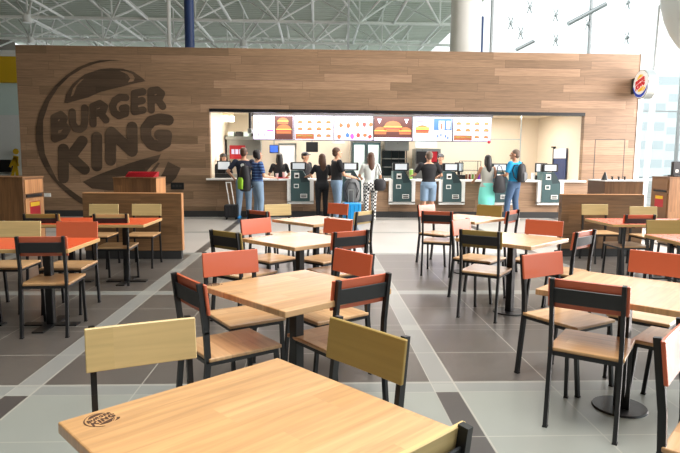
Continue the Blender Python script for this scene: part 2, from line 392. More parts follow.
# slim vertical mast right of the wall + pictogram figure left
p=aty(646,150,17.5); m0=aty(643.5,195,17.5)
t=MB().bar((m0.x,17.5,0),(p.x+.18,17.5,6.2),.12,.12).build('window_post','mullion'); tag(t,'slim grey window post just right of the wood wall','post')
MBp=MB()
for px,py,rx in ((14.5,152,.0),):
    pass
yp=Yb-.25
def yb(px,py): return aty(px,py,yp)
fig=MB(); c=yb(16,151.5); fig.cone(c,c+Vector((0,-.03,0)),.13,.13,16)
for a,b_,w_ in (((16,156),(15,166),.22),((15,157),(10,167),.09),((16,158),(18,166),.09),((15,166),(12,177),.12),((16,166),(17.5,177),.12)):
    fig.bar(yb(*a),yb(*b_),w_,.04,(0,1,0))
tag(fig.build('wall_pictogram','yellow'),'yellow walking figure painted on the white wall at the far left','sign')
k=MB().box(0,1,0,.3,0,.55).build('wall_display','blackpl'); k.location=yb(2,172)-Vector((.6,0,0)); tag(k,'small black box on the white wall at the far left edge','box')
# pale buildings outside
MS=[em('outside_pale',(232,234,234),.0),em('outside_band',(206,212,214),.0)]
for (x,y,wd,h,lab) in ((31,62,14,9,'pale office block with grey window bands outside the glass'),(44,70,12,13,'taller pale block farther right outside the glass')):
    t=empty('office_building',(x,y,0),0,lab,'building'); MB().box(-wd/2,wd/2,0,8,0,h).build('wall',MS[0],t)
    for z in range(1,int(h),2): MB().box(-wd/2+.3,wd/2-.3,-.05,0,z,z+.9).build('window',MS[1],t)
struct(MB().box(-60,120,48,120,-.2,-.1),'ground','hallwhite')

# ---------------------------------------------------------------- logo (pixel tracing turned into wall metres once)
def poly_strokes(mb,P,w,ext):
    """fat rounded stroke through 3-D points P lying in one plane; ext = thickness vector"""
    nrm=Vector(ext).normalized(); ext=Vector(ext); ks=[0]
    def nx():
        mb.cnt=getattr(mb,'cnt',0)+1; return ext*(1+.012*(mb.cnt%40))
    for i,p in enumerate(P):
        ax=(P[min(i+1,len(P)-1)]-P[max(i-1,0)]).normalized(); ay=nrm.cross(ax)
        mb.prism([p+(ax*math.cos(2*PI*k/14)+ay*math.sin(2*PI*k/14))*w/2 for k in range(14)],nx())
    for a,b_ in zip(P,P[1:]):
        if (b_-a).length<1e-5: continue
        sd=nrm.cross((b_-a).normalized())*w/2
        mb.prism([a+sd,b_+sd,b_-sd,a-sd],nx())
L_TXT1=[[(54.4,117.5),(54.8,139)],[(54.4,117.5),(61,114.5),(64.5,118),(62.5,123.5),(56,126.5)],[(56,127.5),(64,125),(67.3,129.5),(63.5,135.5),(55,139)],
 [(72.4,112),(72.8,123),(75.5,128.5),(80,129.6),(83.8,127),(85,121),(84.9,108)],
 [(92.9,107),(93.3,124)],[(92.9,106.5),(100,103.5),(104.6,106.5),(102.8,111.5),(94.5,114)],[(100,112.5),(106,120)],
 [(126,97.6),(120,97.3),(115,100.5),(112.6,106),(114.2,112.5),(119,115.8),(125.6,113.5),(126.2,107.8),(122.5,108.4)],
 [(134.5,94),(134.5,111.8)],[(134.5,93.3),(143,91.7)],[(134.5,102.3),(142.4,100.6)],[(134.5,111.8),(143.2,110)],
 [(151,91.5),(151.4,110)],[(151,91),(157.5,90),(161.6,93.4),(159.8,97.7),(153,100.3)],[(158,99.5),(162.8,106.5)]]
L_TXT2=[[(63.6,149),(63.6,178)],[(70.6,157),(82.4,141)],[(71,157),(84.6,169.3)],[(97,137),(97,166)],
 [(110.7,133.5),(110.7,160.5)],[(111.5,132),(132,151.5)],[(132.3,127),(132.4,151)],
 [(168.5,120),(160,118.8),(151.5,121),(146,128),(146.3,137.5),(151.5,144.4),(159,146.2),(165.8,142.5),(167,135),(159.5,134.8)]]
BUN=[(64.5,102.7),(66.2,94.8),(72.4,84.2),(84.8,74.4),(100.7,69.1),(110.6,68.3),(123,68.8),(133.6,71.8),(142.4,78),(145.6,81.1),(135,83.3),(117.7,87.7),(100,92.1),(88.3,97.4),(67,103.3)]
HI1=[(71,96.5),(73.3,88.5),(80.4,80),(84,78.6),(76.8,86),(73.6,95)]
HI2=[(119.4,70.6),(126.5,71.6),(132.7,74.3),(134.8,78),(133.6,81.3),(128,82.4),(130.4,78.5),(127.4,74.2)]
BOT1=[(83,181.8),(95,176),(109.5,170.4),(130,163),(145,158.5),(161,154.2),(158,161),(152,165),(144,175),(140,185),(125,190.6),(108,190.3),(92,188.5)]
BOT2=[(150,172),(158,162.5),(160,163),(151,177),(146,186),(143,186)]
BOT3=[(168,161.5),(180.8,168),(176,178),(170,184),(160,188),(150,190),(150,187),(158,181),(164,171)]
RING=[(123,61),(110,59.8),(100,60.3),(90,62.5),(78,67.5),(66,75.5),(55,86),(46,98),(39,113),(36,127),(36,142),(39,155),(45,168),(52,178),(60,187),(70,196),(80,203),(90,208),(100,211.5),
 (98,206),(90,202.5),(82,198),(72,191),(62,183),(57.4,180),(49.4,164),(45,153.6),(43.3,137.7),(43.3,120.4),(49.4,101.8),(58.3,87.7),(68.9,77),(83,68.2),(97,63),(110,60.9)]
LC=Vector((-5.31,0,2.13)); LR=1.93
def l2(p):                                   # logo point in units of the logo radius
    q=aty(p[0],p[1],WY); return ((q.x-LC.x)/LR,(q.z-LC.z)/LR)
def logo(org,ax,ay,R,ext,mats,parent,names=('ring','bun','lettering')):
    org,ax,ay=Vector(org),Vector(ax),Vector(ay)
    W=lambda p:(lambda q:org+ax*(q[0]*R)+ay*(q[1]*R))(l2(p))
    e=Vector(ext)
    r=MB(); r.prism([W(p) for p in RING],e); out=[r.build(names[0],mats[0],parent)]
    out.append(MB().prism([W(p) for p in BUN],e).build('top_bun',mats[1],parent))
    for Q in (HI1,HI2): out.append(MB().prism([W(p)+e*.2 for p in Q],e).build('bun_highlight',mats[3],parent))
    for Q in (BOT1,BOT2,BOT3): out.append(MB().prism([W(p) for p in Q],e).build('bottom_bun',mats[1],parent))
    t=MB(); k=R/LR*.0269
    for s_ in L_TXT1: poly_strokes(t,[W(p) for p in s_],6.9*k,e*.9)
    for s_ in L_TXT2: poly_strokes(t,[W(p) for p in s_],10.4*k,e*.9)
    out.append(t.build(names[2],mats[2],parent)); return out
t=empty('wall_logo',(LC.x,WY,LC.z),0,'huge dark brown round burger logo reading BURGER KING painted on the wood wall','logo')
for o in logo(LC+Vector((0,WY-.002,0)),(1,0,0),(0,0,1),LR,(0,-.006,0),['logodark','logodark','logodark','wallwood'],t): o.location-=t.location
# blade sign at the right end of the wall
M['sred']=mat('sign_red',(200,40,44),.4,emit=.25); M['sorg']=mat('sign_yellow',(246,196,66),.4,emit=.25); M['sblue']=mat('sign_blue',(40,70,170),.4,emit=.25); M['swht']=mat('sign_white',(244,244,240),.4,emit=.25)
c=aty(640.8,84.4,14.93)
t=empty('blade_sign',c,0,'round illuminated burger sign reading BURGER KING projecting from the right end of the wall','sign')
MB().cone((0,0,0),(.24,0,0),.37,.37,40).build('sign_drum','steel',t); MB().cone((-.004,0,0),(0,0,0),.35,.35,40).build('sign_face','swht',t)
for o in logo((-.006,.02,.02),(0,-1,0),(0,0,1),.27,(-.006,0,0),['sblue','sorg','sred','swht'],t):
    if o.name.startswith('ring'): bpy.data.objects.remove(o)
    elif o.name.startswith('lettering'): o.location.x-=.004
arc=[]
for k in range(17): a=D_(-175+170*k/16); arc.append((-.012,-.33*math.cos(a),.33*math.sin(a)))
for k in range(16,-1,-1): a=D_(-175+170*k/16); rr=.33-.075*math.sin(PI*k/16)**.7 if 0<k<16 else .33; arc.append((-.012,-rr*math.cos(a),rr*math.sin(a)))
MB().prism(arc,(-.006,0,0)).build('blue_crescent','sblue',t)
MB().box(0,.22,.3,WY-c.y,-.2,.2).build('bracket','darkgrey',t)

# ---------------------------------------------------------------- half walls, bins, cabinets
def half_wall(x0,x1,y,lab):
    t=empty('half_wall',((x0+x1)/2,y,0),0,lab,'partition'); h=(x1-x0)/2
    MB().box(-h,h,0,.12,.13,.99).build('panel','partwood',t); MB().box(-h+.01,h-.01,.01,.11,0,.13).build('plinth','darkgrey',t)
    MB().box(-h,h-.0,-.002,.122,.99,1.0).build('top_edge','cablit_edge',t); MB().box(h,h+.012,-.002,.122,.13,1.0).build('end_edge','cablit_edge',t)
half_wall(-3.48,-2.03,8.75,'low wood veneer half wall behind the orange-topped tables on the left')
half_wall(3.9,5.22,9.0,'low wood veneer half wall behind the glare-pink tables on the right')
def bin_unit(x,y,wd,dp,h,side,lab,slot):
    """(x,y) = front corner nearest the picture centre; side +1: unit extends to -x, slot face looks +x"""
    t=empty('waste_station',(x,y,0),0,lab,'bin cabinet')
    x0,x1=(-wd,0) if side>0 else (0,wd)
    MB().box(x0,x1,0,dp,.1,h-.02).build('body','cabwood',t); MB().box(x0+.03,x1-.03,.03,dp-.03,0,.1).build('plinth','darkgrey',t)
    MB().box(x0-.01,x1+.01,-.01,dp+.01,h-.02,h).build('top','cabwood',t)
    e=.012*side
    def q(ya,yb_,za,zb,ex): return MB().box(min(0,ex),max(0,ex),ya,yb_,za,zb)
    if slot:
        d_=q(.05,dp-.05,.14,.84,e).build('bin_door','cablit_edge' if side>0 else 'cabwood',t); q2=q(.05,dp-.05,.92,h-.05,e).build('upper_panel','cablit_edge' if side>0 else 'cabwood',t)
        q(.1,dp-.1,.86,.9,e*1.2).build('slot','blackpl',t)
        q(.18,dp-.18,.52,.78,e*1.15).build('sticker','red',d_); q(.2,dp-.2,.7,.77,e*1.3).build('sticker_label','yellow',d_)
    else: q(.0,dp,.1,h-.02,e*.6).build('side_panel','cablit_edge' if side>0 else 'cabwood',t)
bin_unit(-4.78,9.63,1.3,.72,1.2,1,'wood waste cabinet with black slot and red sticker at the left edge',1)
bin_unit(7.77,12.42,1.2,.68,1.2,-1,'wood waste cabinet with black slot and red sticker at the right edge',1)
bin_unit(-2.68,9.8,.70,.6,1.2,1,'wood cabinet behind the left half wall carrying red trays',0)
t=empty('wood_cabinet',(4.99,9.8,0),0,'wood cabinet behind the right half wall with small pumps on top','cabinet')
MB().box(0,.67,0,.62,.1,1.18).build('body','cabwood',t); MB().box(-.01,.68,-.01,.63,1.18,1.2).build('top','white',t); MB().box(.03,.64,.03,.6,0,.1).build('plinth','darkgrey',t); MB().box(-.012,0,0,.62,.1,1.18).build('side_panel','cabwood',t)
for i,(dx,dy) in enumerate(((.12,.3),(.3,.35),(.34,.2),(.5,.3))):
    t=empty('sauce_pump',(4.99+dx,9.8+dy,1.2),0,'small black sauce pump on the right wood cabinet','pump','sauce pumps on the wood cabinet')
    MB().cone((0,0,0),(0,0,.05),.02,.014,10).build('pump_neck','blackpl',t); MB().bar((-.03,0,.055),(.015,0,.055),.012).build('spout','blackpl',t)
t=MB().cone((0,0,0),(0,0,.14),.06,.01,14).build('paper_cone','darkgrey'); t.location=(5.05,9.95,1.2); tag(t,'dark pointed cone at the left end of the right wood cabinet','cone')
for i in range(4):
    t=empty('serving_tray',(-2.99+.01*i,10.1,1.2+.022*i),.05*i,['lowest red tray of the stack on the left wood cabinet','second red tray from the bottom on the left wood cabinet','third red tray from the bottom on the left wood cabinet','topmost red tray of the stack on the left wood cabinet'][i],'tray','red trays stacked on the wood cabinet')
    MB().box(-.23,.23,-.16,.16,0,.008).build('tray_base','red',t,bevel=.003)
    r=MB()
    for a,b_ in (((-.23,-.16),(.23,-.16)),((.23,-.16),(.23,.16)),((.23,.16),(-.23,.16)),((-.23,.16),(-.23,-.16))): r.bar((*a,.012),(*b_,.012),.012,.02)
    r.build('tray_rim','red',t)
t=empty('order_terminal',(8.12,12.7,1.2),0,'black terminal standing on the right waste cabinet','terminal')
MB().box(-.17,.17,-.12,.12,0,.04).build('base','blackpl',t,bevel=.01); MB().box(-.16,.16,-.06,.03,.04,.34).build('housing','blackpl',t,bevel=.01); MB().box(-.1,-.04,-.064,-.06,.1,.16).build('label_plate','socket',t)
for px,lab in ((47.5,'white double wall socket left, beside the bin cabinet'),(88.5,'white double wall socket right of the other, under the wall logo')):
    p=aty(px,195,WY); t=empty('wall_socket',p,0,lab,'socket'); MB().box(-.09,.09,-.015,0,-.05,.05).build('plate','socket',t,bevel=.004)
    for s_ in (-1,1): MB().box(s_*.045-.03,s_*.045+.03,-.018,-.014,-.03,.03).build('insert','white',t)
p=aty(177.5,186,WY); t=empty('switch_panel',p,0,'dark switch and socket panel low on the wood wall beside the left cabinet','switch'); MB().box(-.17,.17,-.02,0,-.09,.09).build('plate','blackpl',t)
for k in range(3): MB().box(-.13+k*.09,-.07+k*.09,-.024,-.019,-.03,.03).build('rocker','darkgrey',t)

# ---------------------------------------------------------------- counter and kiosks
tag(MB().box(OL-.1,OR+.1,WY-.09,WY+.55,OB,1.02).build('counter_top','white',bevel=.006),'long white counter top running through the serving opening','counter')
KX=[(300.5,'leftmost'),(351.5,'second from left, behind grey bag'),(401.5,'third from the left'),(451,'fourth from the left'),(499,'fifth, hidden behind the couple'),(549,'rightmost')]
t0=None
for i,(px,w_) in enumerate(KX):
    x=aty(px,190,WY).x
    lab='self order kiosk in a white frame in the counter, '+w_
    t=empty('order_kiosk',(x,WY-.09,0),0,lab,'kiosk','self order kiosks along the counter')
    fr=MB(); fr.box(-.35,-.25,-.03,.08,.40,1.021).box(.25,.35,-.03,.08,.40,1.021).box(-.35,.35,-.03,.08,.36,.43); fr.build('frame','white',t)
    bd=MB(); P=[(-.25,.43),(.25,.43),(.25,.86),(.24,.95),(.06,1.24),(-.25,1.24)]
    bd.prism([(a,-.06,z) for a,z in P],(0,.4,0)); bd.build('body','teal',t)
    MB().prism([(a,-.064,z) for a,z in ((.02,.93),(.24,.95),(.06,1.23),(-.04,1.23))],(0,.004,0)).build('front_band','tealdark',t)
    rd=MB().box(-.16,-.03,-.075,-.06,1.04,1.18).build('card_reader','white',t); MB().box(-.135,-.05,-.08,-.074,1.07,1.13).build('reader_screen','blackpl',rd)
    rd=MB().box(-.17,-.04,-.075,-.06,.78,.89).build('receipt_panel','white',t); MB().box(-.15,-.06,-.08,-.074,.80,.87).build('receipt_slot','teal',rd)
    rd=MB().box(.0,.18,-.072,-.06,.52,.63).build('coin_tray','white',t); MB().box(.02,.16,-.08,-.071,.54,.565).box(.02,.16,-.08,-.071,.585,.61).build('tray_slot','blackpl',rd)
    hd=MB(); hd.box(-.26,.17,-.05,.12,1.25,1.46); o=hd.build('terminal_head','blackpl',t,bevel=.02); MB().box(-.2,.11,-.056,-.049,1.28,1.43).build('display','screen2',o)

# ---------------------------------------------------------------- menu boards
MY=17.0
M['mb']=em('menu_blue',(50,90,190),.6); M['mp']=em('menu_purple',(150,60,190),.6); M['mo']=em('menu_food_orange',(136,74,42),.6); M['mr']=em('menu_food_red',(140,50,44),.6)
M['mg']=em('menu_food_green',(120,160,70),.6); M['mdk']=em('menu_dark_brown',(66,30,26),.5); M['mgr']=em('menu_grey_text',(120,120,136),.4); M['mbun']=em('menu_bun',(142,82,46),.6); M['mlil']=em('menu_lilac',(206,200,240),.8)
xs=[aty(v,116,MY).x for v in (252.5,294,334,373.5,412.5,453,492)]
labs=['menu screen at the left end with a large burger photo on its right half','white menu screen with a grid of burgers, second from the left','white menu screen with sides and desserts, third from the left','menu screen filled with a photo of big burgers on dark red','menu screen with a green salad burger and blue panel','white menu screen with a grid of burgers at the right end']
MZ0,MZ1=2.10,2.79
rnd=random.Random(4)
def burger(mb,x,z,s_,big=False):
    mb.k=1; mb.prism([(x+math.cos(a)*.5*s_,-.012,z+.12*s_+max(0,math.sin(a))*.32*s_) for a in [PI*k/8 for k in range(9)]],(0,.004,0))
    mb.k=2; mb.box(x-.52*s_,x+.52*s_,-.014,-.008,z-.02*s_,z+.12*s_)
    mb.k=3; mb.box(x-.54*s_,x+.54*s_,-.016,-.008,z+.08*s_,z+.14*s_)
    mb.k=1; mb.box(x-.5*s_,x+.5*s_,-.012,-.008,z-.18*s_,z-.02*s_)
FM=['mgr','mbun','mr','mg','mdk','mb','mp','mlil','screen','mo']
for i in range(6):
    x0,x1=xs[i],xs[i+1]; wd=x1-x0-.04; h=MZ1-MZ0
    t=empty('menu_screen',((x0+x1)/2,MY,MZ0),0,labs[i],'screen','menu screens above the counter')
    MB().box(-wd/2-.015,wd/2+.015,0,.06,-.02,h+.02).build('bezel','blackpl',t); MB().box(-wd/2,wd/2,-.006,0,0,h).build('display_panel','screen',t)
    g=MB(); X=lambda u:-wd/2+wd*u; Z=lambda v:h*v
    if i in (1,5):
        g.k=4; g.box(X(.4),X(.6),-.011,-.008,Z(.92),Z(.95))
        for r in range(3):
            for c_ in range(4):
                burger(g,X(.14+.245*c_),Z(.72-.28*r),.13+.02*rnd.random())
                g.k=0; g.box(X(.05+.245*c_),X(.18+.245*c_),-.011,-.008,Z(.60-.28*r),Z(.615-.28*r))
        g.k=9; g.box(X(.02),X(.5),-.009,-.007,Z(.03),Z(.25))
        for c_ in range(3): burger(g,X(.1+.16*c_),Z(.14),.12)
    elif i==0:
        g.k=2; g.box(X(.02),X(.48),-.011,-.008,Z(.91),Z(.95)); g.k=7; g.box(X(.02),X(.5),-.01,-.007,Z(.02),Z(.42)); g.k=6; g.box(X(.34),X(.5),-.012,-.008,Z(.33),Z(.4))
        g.k=4; g.box(X(.53),X(.99),-.01,-.007,Z(.01),Z(.98)); burger(g,X(.76),Z(.36),.42); burger(g,X(.74),Z(.72),.3)
        g.k=0; 
        for u,v in ((.13,.7),(.36,.7),(.12,.2),(.28,.2),(.34,.2)): g.box(X(u-.015),X(u+.02),-.011,-.008,Z(v-.07),Z(v+.07))
    elif i==2:
        for u,v,kk in ((.17,.62,1),(.36,.6,9),(.6,.66,1),(.78,.66,2),(.95,.66,1),(.12,.15,1),(.34,.2,5),(.46,.16,6),(.62,.2,2),(.8,.22,1),(.93,.16,2)):
            g.k=kk; g.prism([(X(u)+.06*math.cos(a),-.012,Z(v)+(.05+.04*rnd.random())*math.sin(a)) for a in [2*PI*k/9 for k in range(9)]],(0,.004,0))
        g.k=0
        for u in (.08,.36,.62,.84):
            for v in (.9,.45): g.box(X(u),X(u+.1),-.011,-.008,Z(v),Z(v+.015))
    elif i==3:
        g.k=4; g.box(X(.0),X(1),-.01,-.007,Z(0),Z(1)); burger(g,X(.5),Z(.5),.5)
        for u in (.17,.83): burger(g,X(u),Z(.35),.34)
        g.k=8
        for u in (.14,.86): g.prism([(X(u)-.06,-.012,Z(.9)),(X(u)+.06,-.012,Z(.9)),(X(u),-.012,Z(.7))],(0,.004,0))
        g.k=7; g.box(X(.0),X(1),-.018,-.016,Z(0),Z(.12))
    else:
        burger(g,X(.24),Z(.42),.38); g.k=3; g.box(X(.06),X(.42),-.02,-.016,Z(.48),Z(.58)); g.k=4; g.box(X(.07),X(.45),-.011,-.008,Z(.78),Z(.82))
        g.k=5; g.box(X(.53),X(.99),-.01,-.007,Z(.45),Z(.95)); g.k=8; g.box(X(.66),X(.8),-.013,-.01,Z(.47),Z(.84)); g.box(X(.86),X(.95),-.013,-.01,Z(.5),Z(.84)); g.k=9; g.box(X(.71),X(.75),-.016,-.012,Z(.5),Z(.74))
        g.k=5
        for u,v in ((.64,.2),(.72,.25),(.84,.2),(.9,.14)): g.box(X(u-.02),X(u+.02),-.011,-.008,Z(v-.06),Z(v+.06))
    g.build('menu_picture',FM,t)
tag(MB().box(xs[0]-.05,xs[6]+.05,MY+.06,MY+.12,MZ1-.02,2.9).build('screen_rail','darkgrey'),'dark rail carrying the row of menu screens','rail')

# ---------------------------------------------------------------- kitchen behind the counter
def kbox(name,px0,px1,py0,py1,Y,dep,m_,label=None,cat=None,parent=None,bev=0):
    a,b_=aty(px0,py1,Y),aty(px1,py0,Y); z1=b_.z; z0=a.z
    o=MB().box(0,b_.x-a.x,0,dep,0,z1-z0).build(name,m_,bevel=bev); o.location=(a.x,Y,z0); return tag(o,label,cat) if label else o
def kthing(name,px,py,Y,label,cat,group=None):
    return empty(name,aty(px,py,Y),0,label,cat,group)
S_=.0292   # metres per photo pixel at the kitchen depth
def kb(t,name,dx0,dx1,z0,z1,y0,y1,m_,par=None,bev=0): return MB().box(dx0*S_,dx1*S_,y0,y1,z0*S_,z1*S_).build(name,m_,par or t,bevel=bev)
# partition wall left part, with pass-through and door
t=kthing('kitchen_pass',240,180,17.9,'stainless pass-through unit with red lit menu board at the left of the kitchen','kitchen unit')
kb(t,'frame',-13,22,26,42,0,.4,'steel'); kb(t,'lower_cabinet',-13,22,-34,6,0,.5,'steel'); q=kb(t,'lit_board',-10,6,22,36,-.1,0,'red')
for k,(a,b_) in enumerate(((-8,-5),(-4,-1),(0,3))): kb(t,'board_marking',a,b_,27,32,-.11,-.1,'screen',q)
kb(t,'upper_shelf',-13,22,42,45,-.3,.4,'steel'); kb(t,'upright',-15,-13,-34,46,0,.1,'blackpl')
for k in range(4): kb(t,'shelf_bin',-11+8*k,-5+8*k,-0+45.2,50,-.2,.3,'darkgrey' if k%2 else 'aqua')
t=kthing('kitchen_door',287,180,18.45,'pale kitchen door behind the woman with the ponytail','door'); kb(t,'door_leaf',-8,9,-34,38,0,.06,'white'); kb(t,'door_frame',-9,-8,-34,39.5,-.03,.1,'steel'); kb(t,'door_frame',9,10,-34,39.5,-.03,.1,'steel'); kb(t,'door_frame',-9,10,38,39.5,-.03,.1,'steel'); kb(t,'door_handle',6,7.5,0,1,-.06,0,'steel')
t=kthing('order_monitor',274,149,17.,'small monitor with a blue screen hanging left of the pale door','monitor'); kb(t,'housing',-4.5,4.5,-4,4,0,.08,'blackpl',bev=.01); kb(t,'display',-3.8,3.8,-3.2,3.4,-.006,0,'mb'); kb(t,'bracket',-.5,.5,4,28,.02,.06,'steel')
t=kthing('order_monitor',312,147,17.,'black monitor hanging above the second kiosk gap, under the second menu screen','monitor'); kb(t,'housing',-6,6,-5,5,0,.09,'blackpl',bev=.01); kb(t,'bracket',-.5,.5,5,24,.03,.06,'steel')
t=kthing('ceiling_camera',250,113,16.,'black camera hanging on a short pole left of the first menu screen','camera'); MB().cone((0,0,.1),(0,0,-.42),.04,.04,10).build('pole','blackpl',t); MB().box(-.06,.06,-.08,.06,-.55,-.42).build('camera_head','steel',t,bevel=.01)
t=kthing('pendant_lamp',338,142,17.2,'white dome lamp hanging behind the man in the black T-shirt','lamp'); MB().loft([(0,0,.12,.03,.03),(0,0,.08,.1,.1),(0,0,0,.2,.2),(0,0,-.03,.2,.2)]).build('shade','white',t); MB().cone((0,0,.12),(0,0,.9),.008,.008,6).build('cord','blackpl',t)
# glass door refrigerator
t=kthing('glass_refrigerator',366,180,17.9,'tall drinks refrigerator with two glass doors behind the woman in white','refrigerator')
kb(t,'body',-16,16,-34,42,.05,.55,'steel')
for s_ in (-1,1):
    q=kb(t,'door',-14.5 if s_<0 else .6,-.6 if s_<0 else 14.5,-30,39,.02,.05,'teal'); kb(t,'door_glass',-13 if s_<0 else 2,-2 if s_<0 else 13,-28,37,.0,.02,'aqua',q); kb(t,'handle',-1.8 if s_<0 else 1,-1 if s_<0 else 1.8,5,20,-.04,0,'steel',q)
for k in range(6):
    pass
t=kthing('cooking_station',396,180,17.9,'stainless cooking station with hood and shelves between refrigerator and red board','cooker')
kb(t,'lower_cabinet',-14,13,-34,4,0,.6,'steel'); kb(t,'hood',-13,12,31,43,-.2,.6,'steel'); kb(t,'shelf',-13,12,22,23,.1,.5,'steel'); kb(t,'shelf',-13,12,13,14,.1,.5,'steel'); kb(t,'backsplash',-13,12,4,31,.55,.6,'tealdark')
for k in range(4): kb(t,'upright',-13+8*k,-12.4+8*k,4,31,.1,.14,'blackpl')
t=kthing('broiler_cabinet',427,180,17.8,'stainless cabinet with dark oven front and red panel behind the staff in black','oven'); kb(t,'body',-13,14,-34,33,0,.6,'steel'); kb(t,'oven_front',-12,11,17,30,-.02,0,'blackpl'); kb(t,'red_panel',2,10,19,30,-.03,-.02,'red'); kb(t,'glass_front',-12,11,34,42,.2,.3,'aqua')
for k,(px,py,w_,h_,mt,lab) in enumerate(((284,176,3.5,6,'white','white paper cup on the counter in front of the ponytail woman'),(277,177,3,4.5,'white','small white cup left of the tall cup on the counter'),(533,178,4,7,'white','white cup beside the man in the blue T-shirt'),(411,172,4,10,'mg','green carton held on the counter left of the man in shorts'))):
    p=aty(px,180,15.7); t=empty('paper_cup' if k<3 else 'paper_carton',(p.x,15.7,1.02),0,lab,'cup' if k<3 else 'carton')
    MB().cone((0,0,0),(0,0,h_*.026),w_*.0095,w_*.0135,16).build('cup_body',mt,t); MB().cone((0,0,h_*.026),(0,0,h_*.026+.012),w_*.0145,w_*.0135,16).build('lid','white',t)
t=empty('serving_tray',(aty(281,180,15.55).x,15.6,1.02),0,'red tray lying on the counter left of the first kiosk','tray'); MB().box(-.28,.2,-.16,.16,0,.01).build('tray_base','red',t); MB().box(-.29,.21,-.17,-.16,0,.025).box(-.29,.21,.16,.17,0,.025).build('tray_rim','red',t)
def pos(px,Y,lab,s_=1,rz=0):
    x=aty(px,178,Y).x; t=empty('cash_register',(x,Y,1.02),rz,lab,'cash register','cash registers on the counter')
    MB().box(-.2*s_,.2*s_,-.15,.2,0,.12).build('cash_drawer','blackpl',t,bevel=.01); q=MB().box(-.17*s_,.17*s_,0,.05,.2,.46).build('monitor','blackpl',t,bevel=.01); MB().box(-.14*s_,.14*s_,-.006,0,.23,.43).build('display','screen2',q); MB().box(-.04,.04,.02,.06,.1,.24).build('neck','blackpl',t)
pos(224,15.75,'black cash register in front of the capped cashier at the left end of the counter',1.1)
pos(459,15.9,'black cash register behind the counter right of the fourth kiosk',.7)
pos(541,15.85,'black cash register beside the rightmost kiosk',1.)
t=empty('snack_display',(aty(471,178,15.75).x,15.75,1.02),0,'glass display case on the counter left of the woman with long hair','display case')
fr=MB()
for sx in (-.26,.26):
    for sy in (0,.3): fr.bar((sx,sy,0),(sx,sy,.5),.015)
fr.bar((-.26,0,.5),(.26,0,.5),.015).bar((-.26,.3,.5),(.26,.3,.5),.015).bar((-.26,0,.25),(.26,0,.25),.015); fr.build('case_frame','blackpl',t); MB().box(-.26,.26,.0,.004,0,.5).build('glass_pane','glass',t)
for k in range(5):
    c_=['mo','mr','mg','mbun','mp'][k]; p=empty('sauce_bottle',(aty(466+3.1*k,178,15.9).x,15.85,1.02),0,['orange bottle at the left of the display case row','red bottle second in the display case row','green bottle in the middle of the display case row','tan bottle fourth in the display case row','purple bottle at the right of the display case row'][k],'bottle','bottles in the counter display case')
    MB().cone((0,0,0),(0,0,.14),.035,.03,10).build('bottle_body',c_,p); MB().cone((0,0,.14),(0,0,.19),.012,.01,8).build('cap','white',p)
t=empty('glass_screen',(aty(519,178,16.6).x,16.6,0),0,'frameless glass divider behind the couple at the counter','glass divider'); MB().box(-1.0,0,0,.01,1.0,2.15).build('pane','glass',t); MB().box(-.01,.01,-.01,.02,0,2.9).build('post','steel',t); MB().box(-1.,0,-.005,.015,2.14,2.16).build('rail','steel',t)
t=kthing('wall_bell',489,142,16.6,'small red bell hanging under the menu screens','bell'); MB().ell((0,0,0),.05,10).build('bell_body','red',t); MB().cone((0,0,0),(0,0,.75),.006,.006,6).build('cord','blackpl',t)
t=empty('service_door',(OR-.03,16.7,1.0),0,'dark blue door with a white top panel on the right kitchen side wall','door')
MB().box(-.03,.0,-.42,.42,-.99,.9).build('door_leaf','blue',t); MB().box(-.04,-.03,-.42,.42,.62,.9).build('top_panel','white',t)
MB().box(-.05,.0,.42,.48,-1,.97).build('door_frame','darkgrey',t); MB().box(-.16,-.03,.3,.34,.93,.97).build('closer_arm','blackpl',t)
q=kthing('wall_light_panel',226,119,17.5,'pale lit rectangular panel high on the kitchen wall at the left','light panel'); kb(q,'panel',-8,8,-2.6,2.6,0,.03,'lamp'); q['label']='pale lit rectangular panel high on the kitchen wall at the left'; kb(q,'bracket',-8,8,2.6,30,.01,.02,'cream')

# ---------------------------------------------------------------- people
M['skin']=mat('skin',(206,156,126),.5,noise=.05); M['skin2']=mat('skin_tanned',(178,128,98),.5,noise=.05)
M['hairblk']=mat('black_hair',(26,22,22),.5,noise=.3); M['hairbrn']=mat('brown_hair',(84,56,40),.5,noise=.3); M['hairgry']=mat('short_grey_brown_hair',(104,86,72),.6,noise=.3)
M['eye']=mat('eye_white',(236,234,230),.3); M['lip']=mat('lips',(160,92,84),.5)
M['jeans']=mat('light_blue_denim',(124,148,172),.8,noise=.18); M['djeans']=mat('mid_blue_denim',(70,96,128),.8,noise=.18)
M['tblk']=mat('black_cotton',(28,28,32),.85,noise=.1); M['tnavy']=mat('navy_cotton',(32,38,58),.85,noise=.1); M['tblue']=mat('bright_blue_cotton',(30,146,196),.8,noise=.08)
M['twhite']=mat('off_white_blouse',(214,218,214),.85,noise=.05); M['tgrey']=mat('grey_tank_top',(176,176,168),.85,noise=.05); M['taqua']=mat('aqua_skirt',(120,214,200),.8,noise=.06)
M['shoe']=mat('dark_shoes',(40,42,48),.6); M['shoeb']=mat('bright_blue_shoes',(36,140,210),.6); M['shoew']=mat('pale_shoes',(206,206,200),.6)
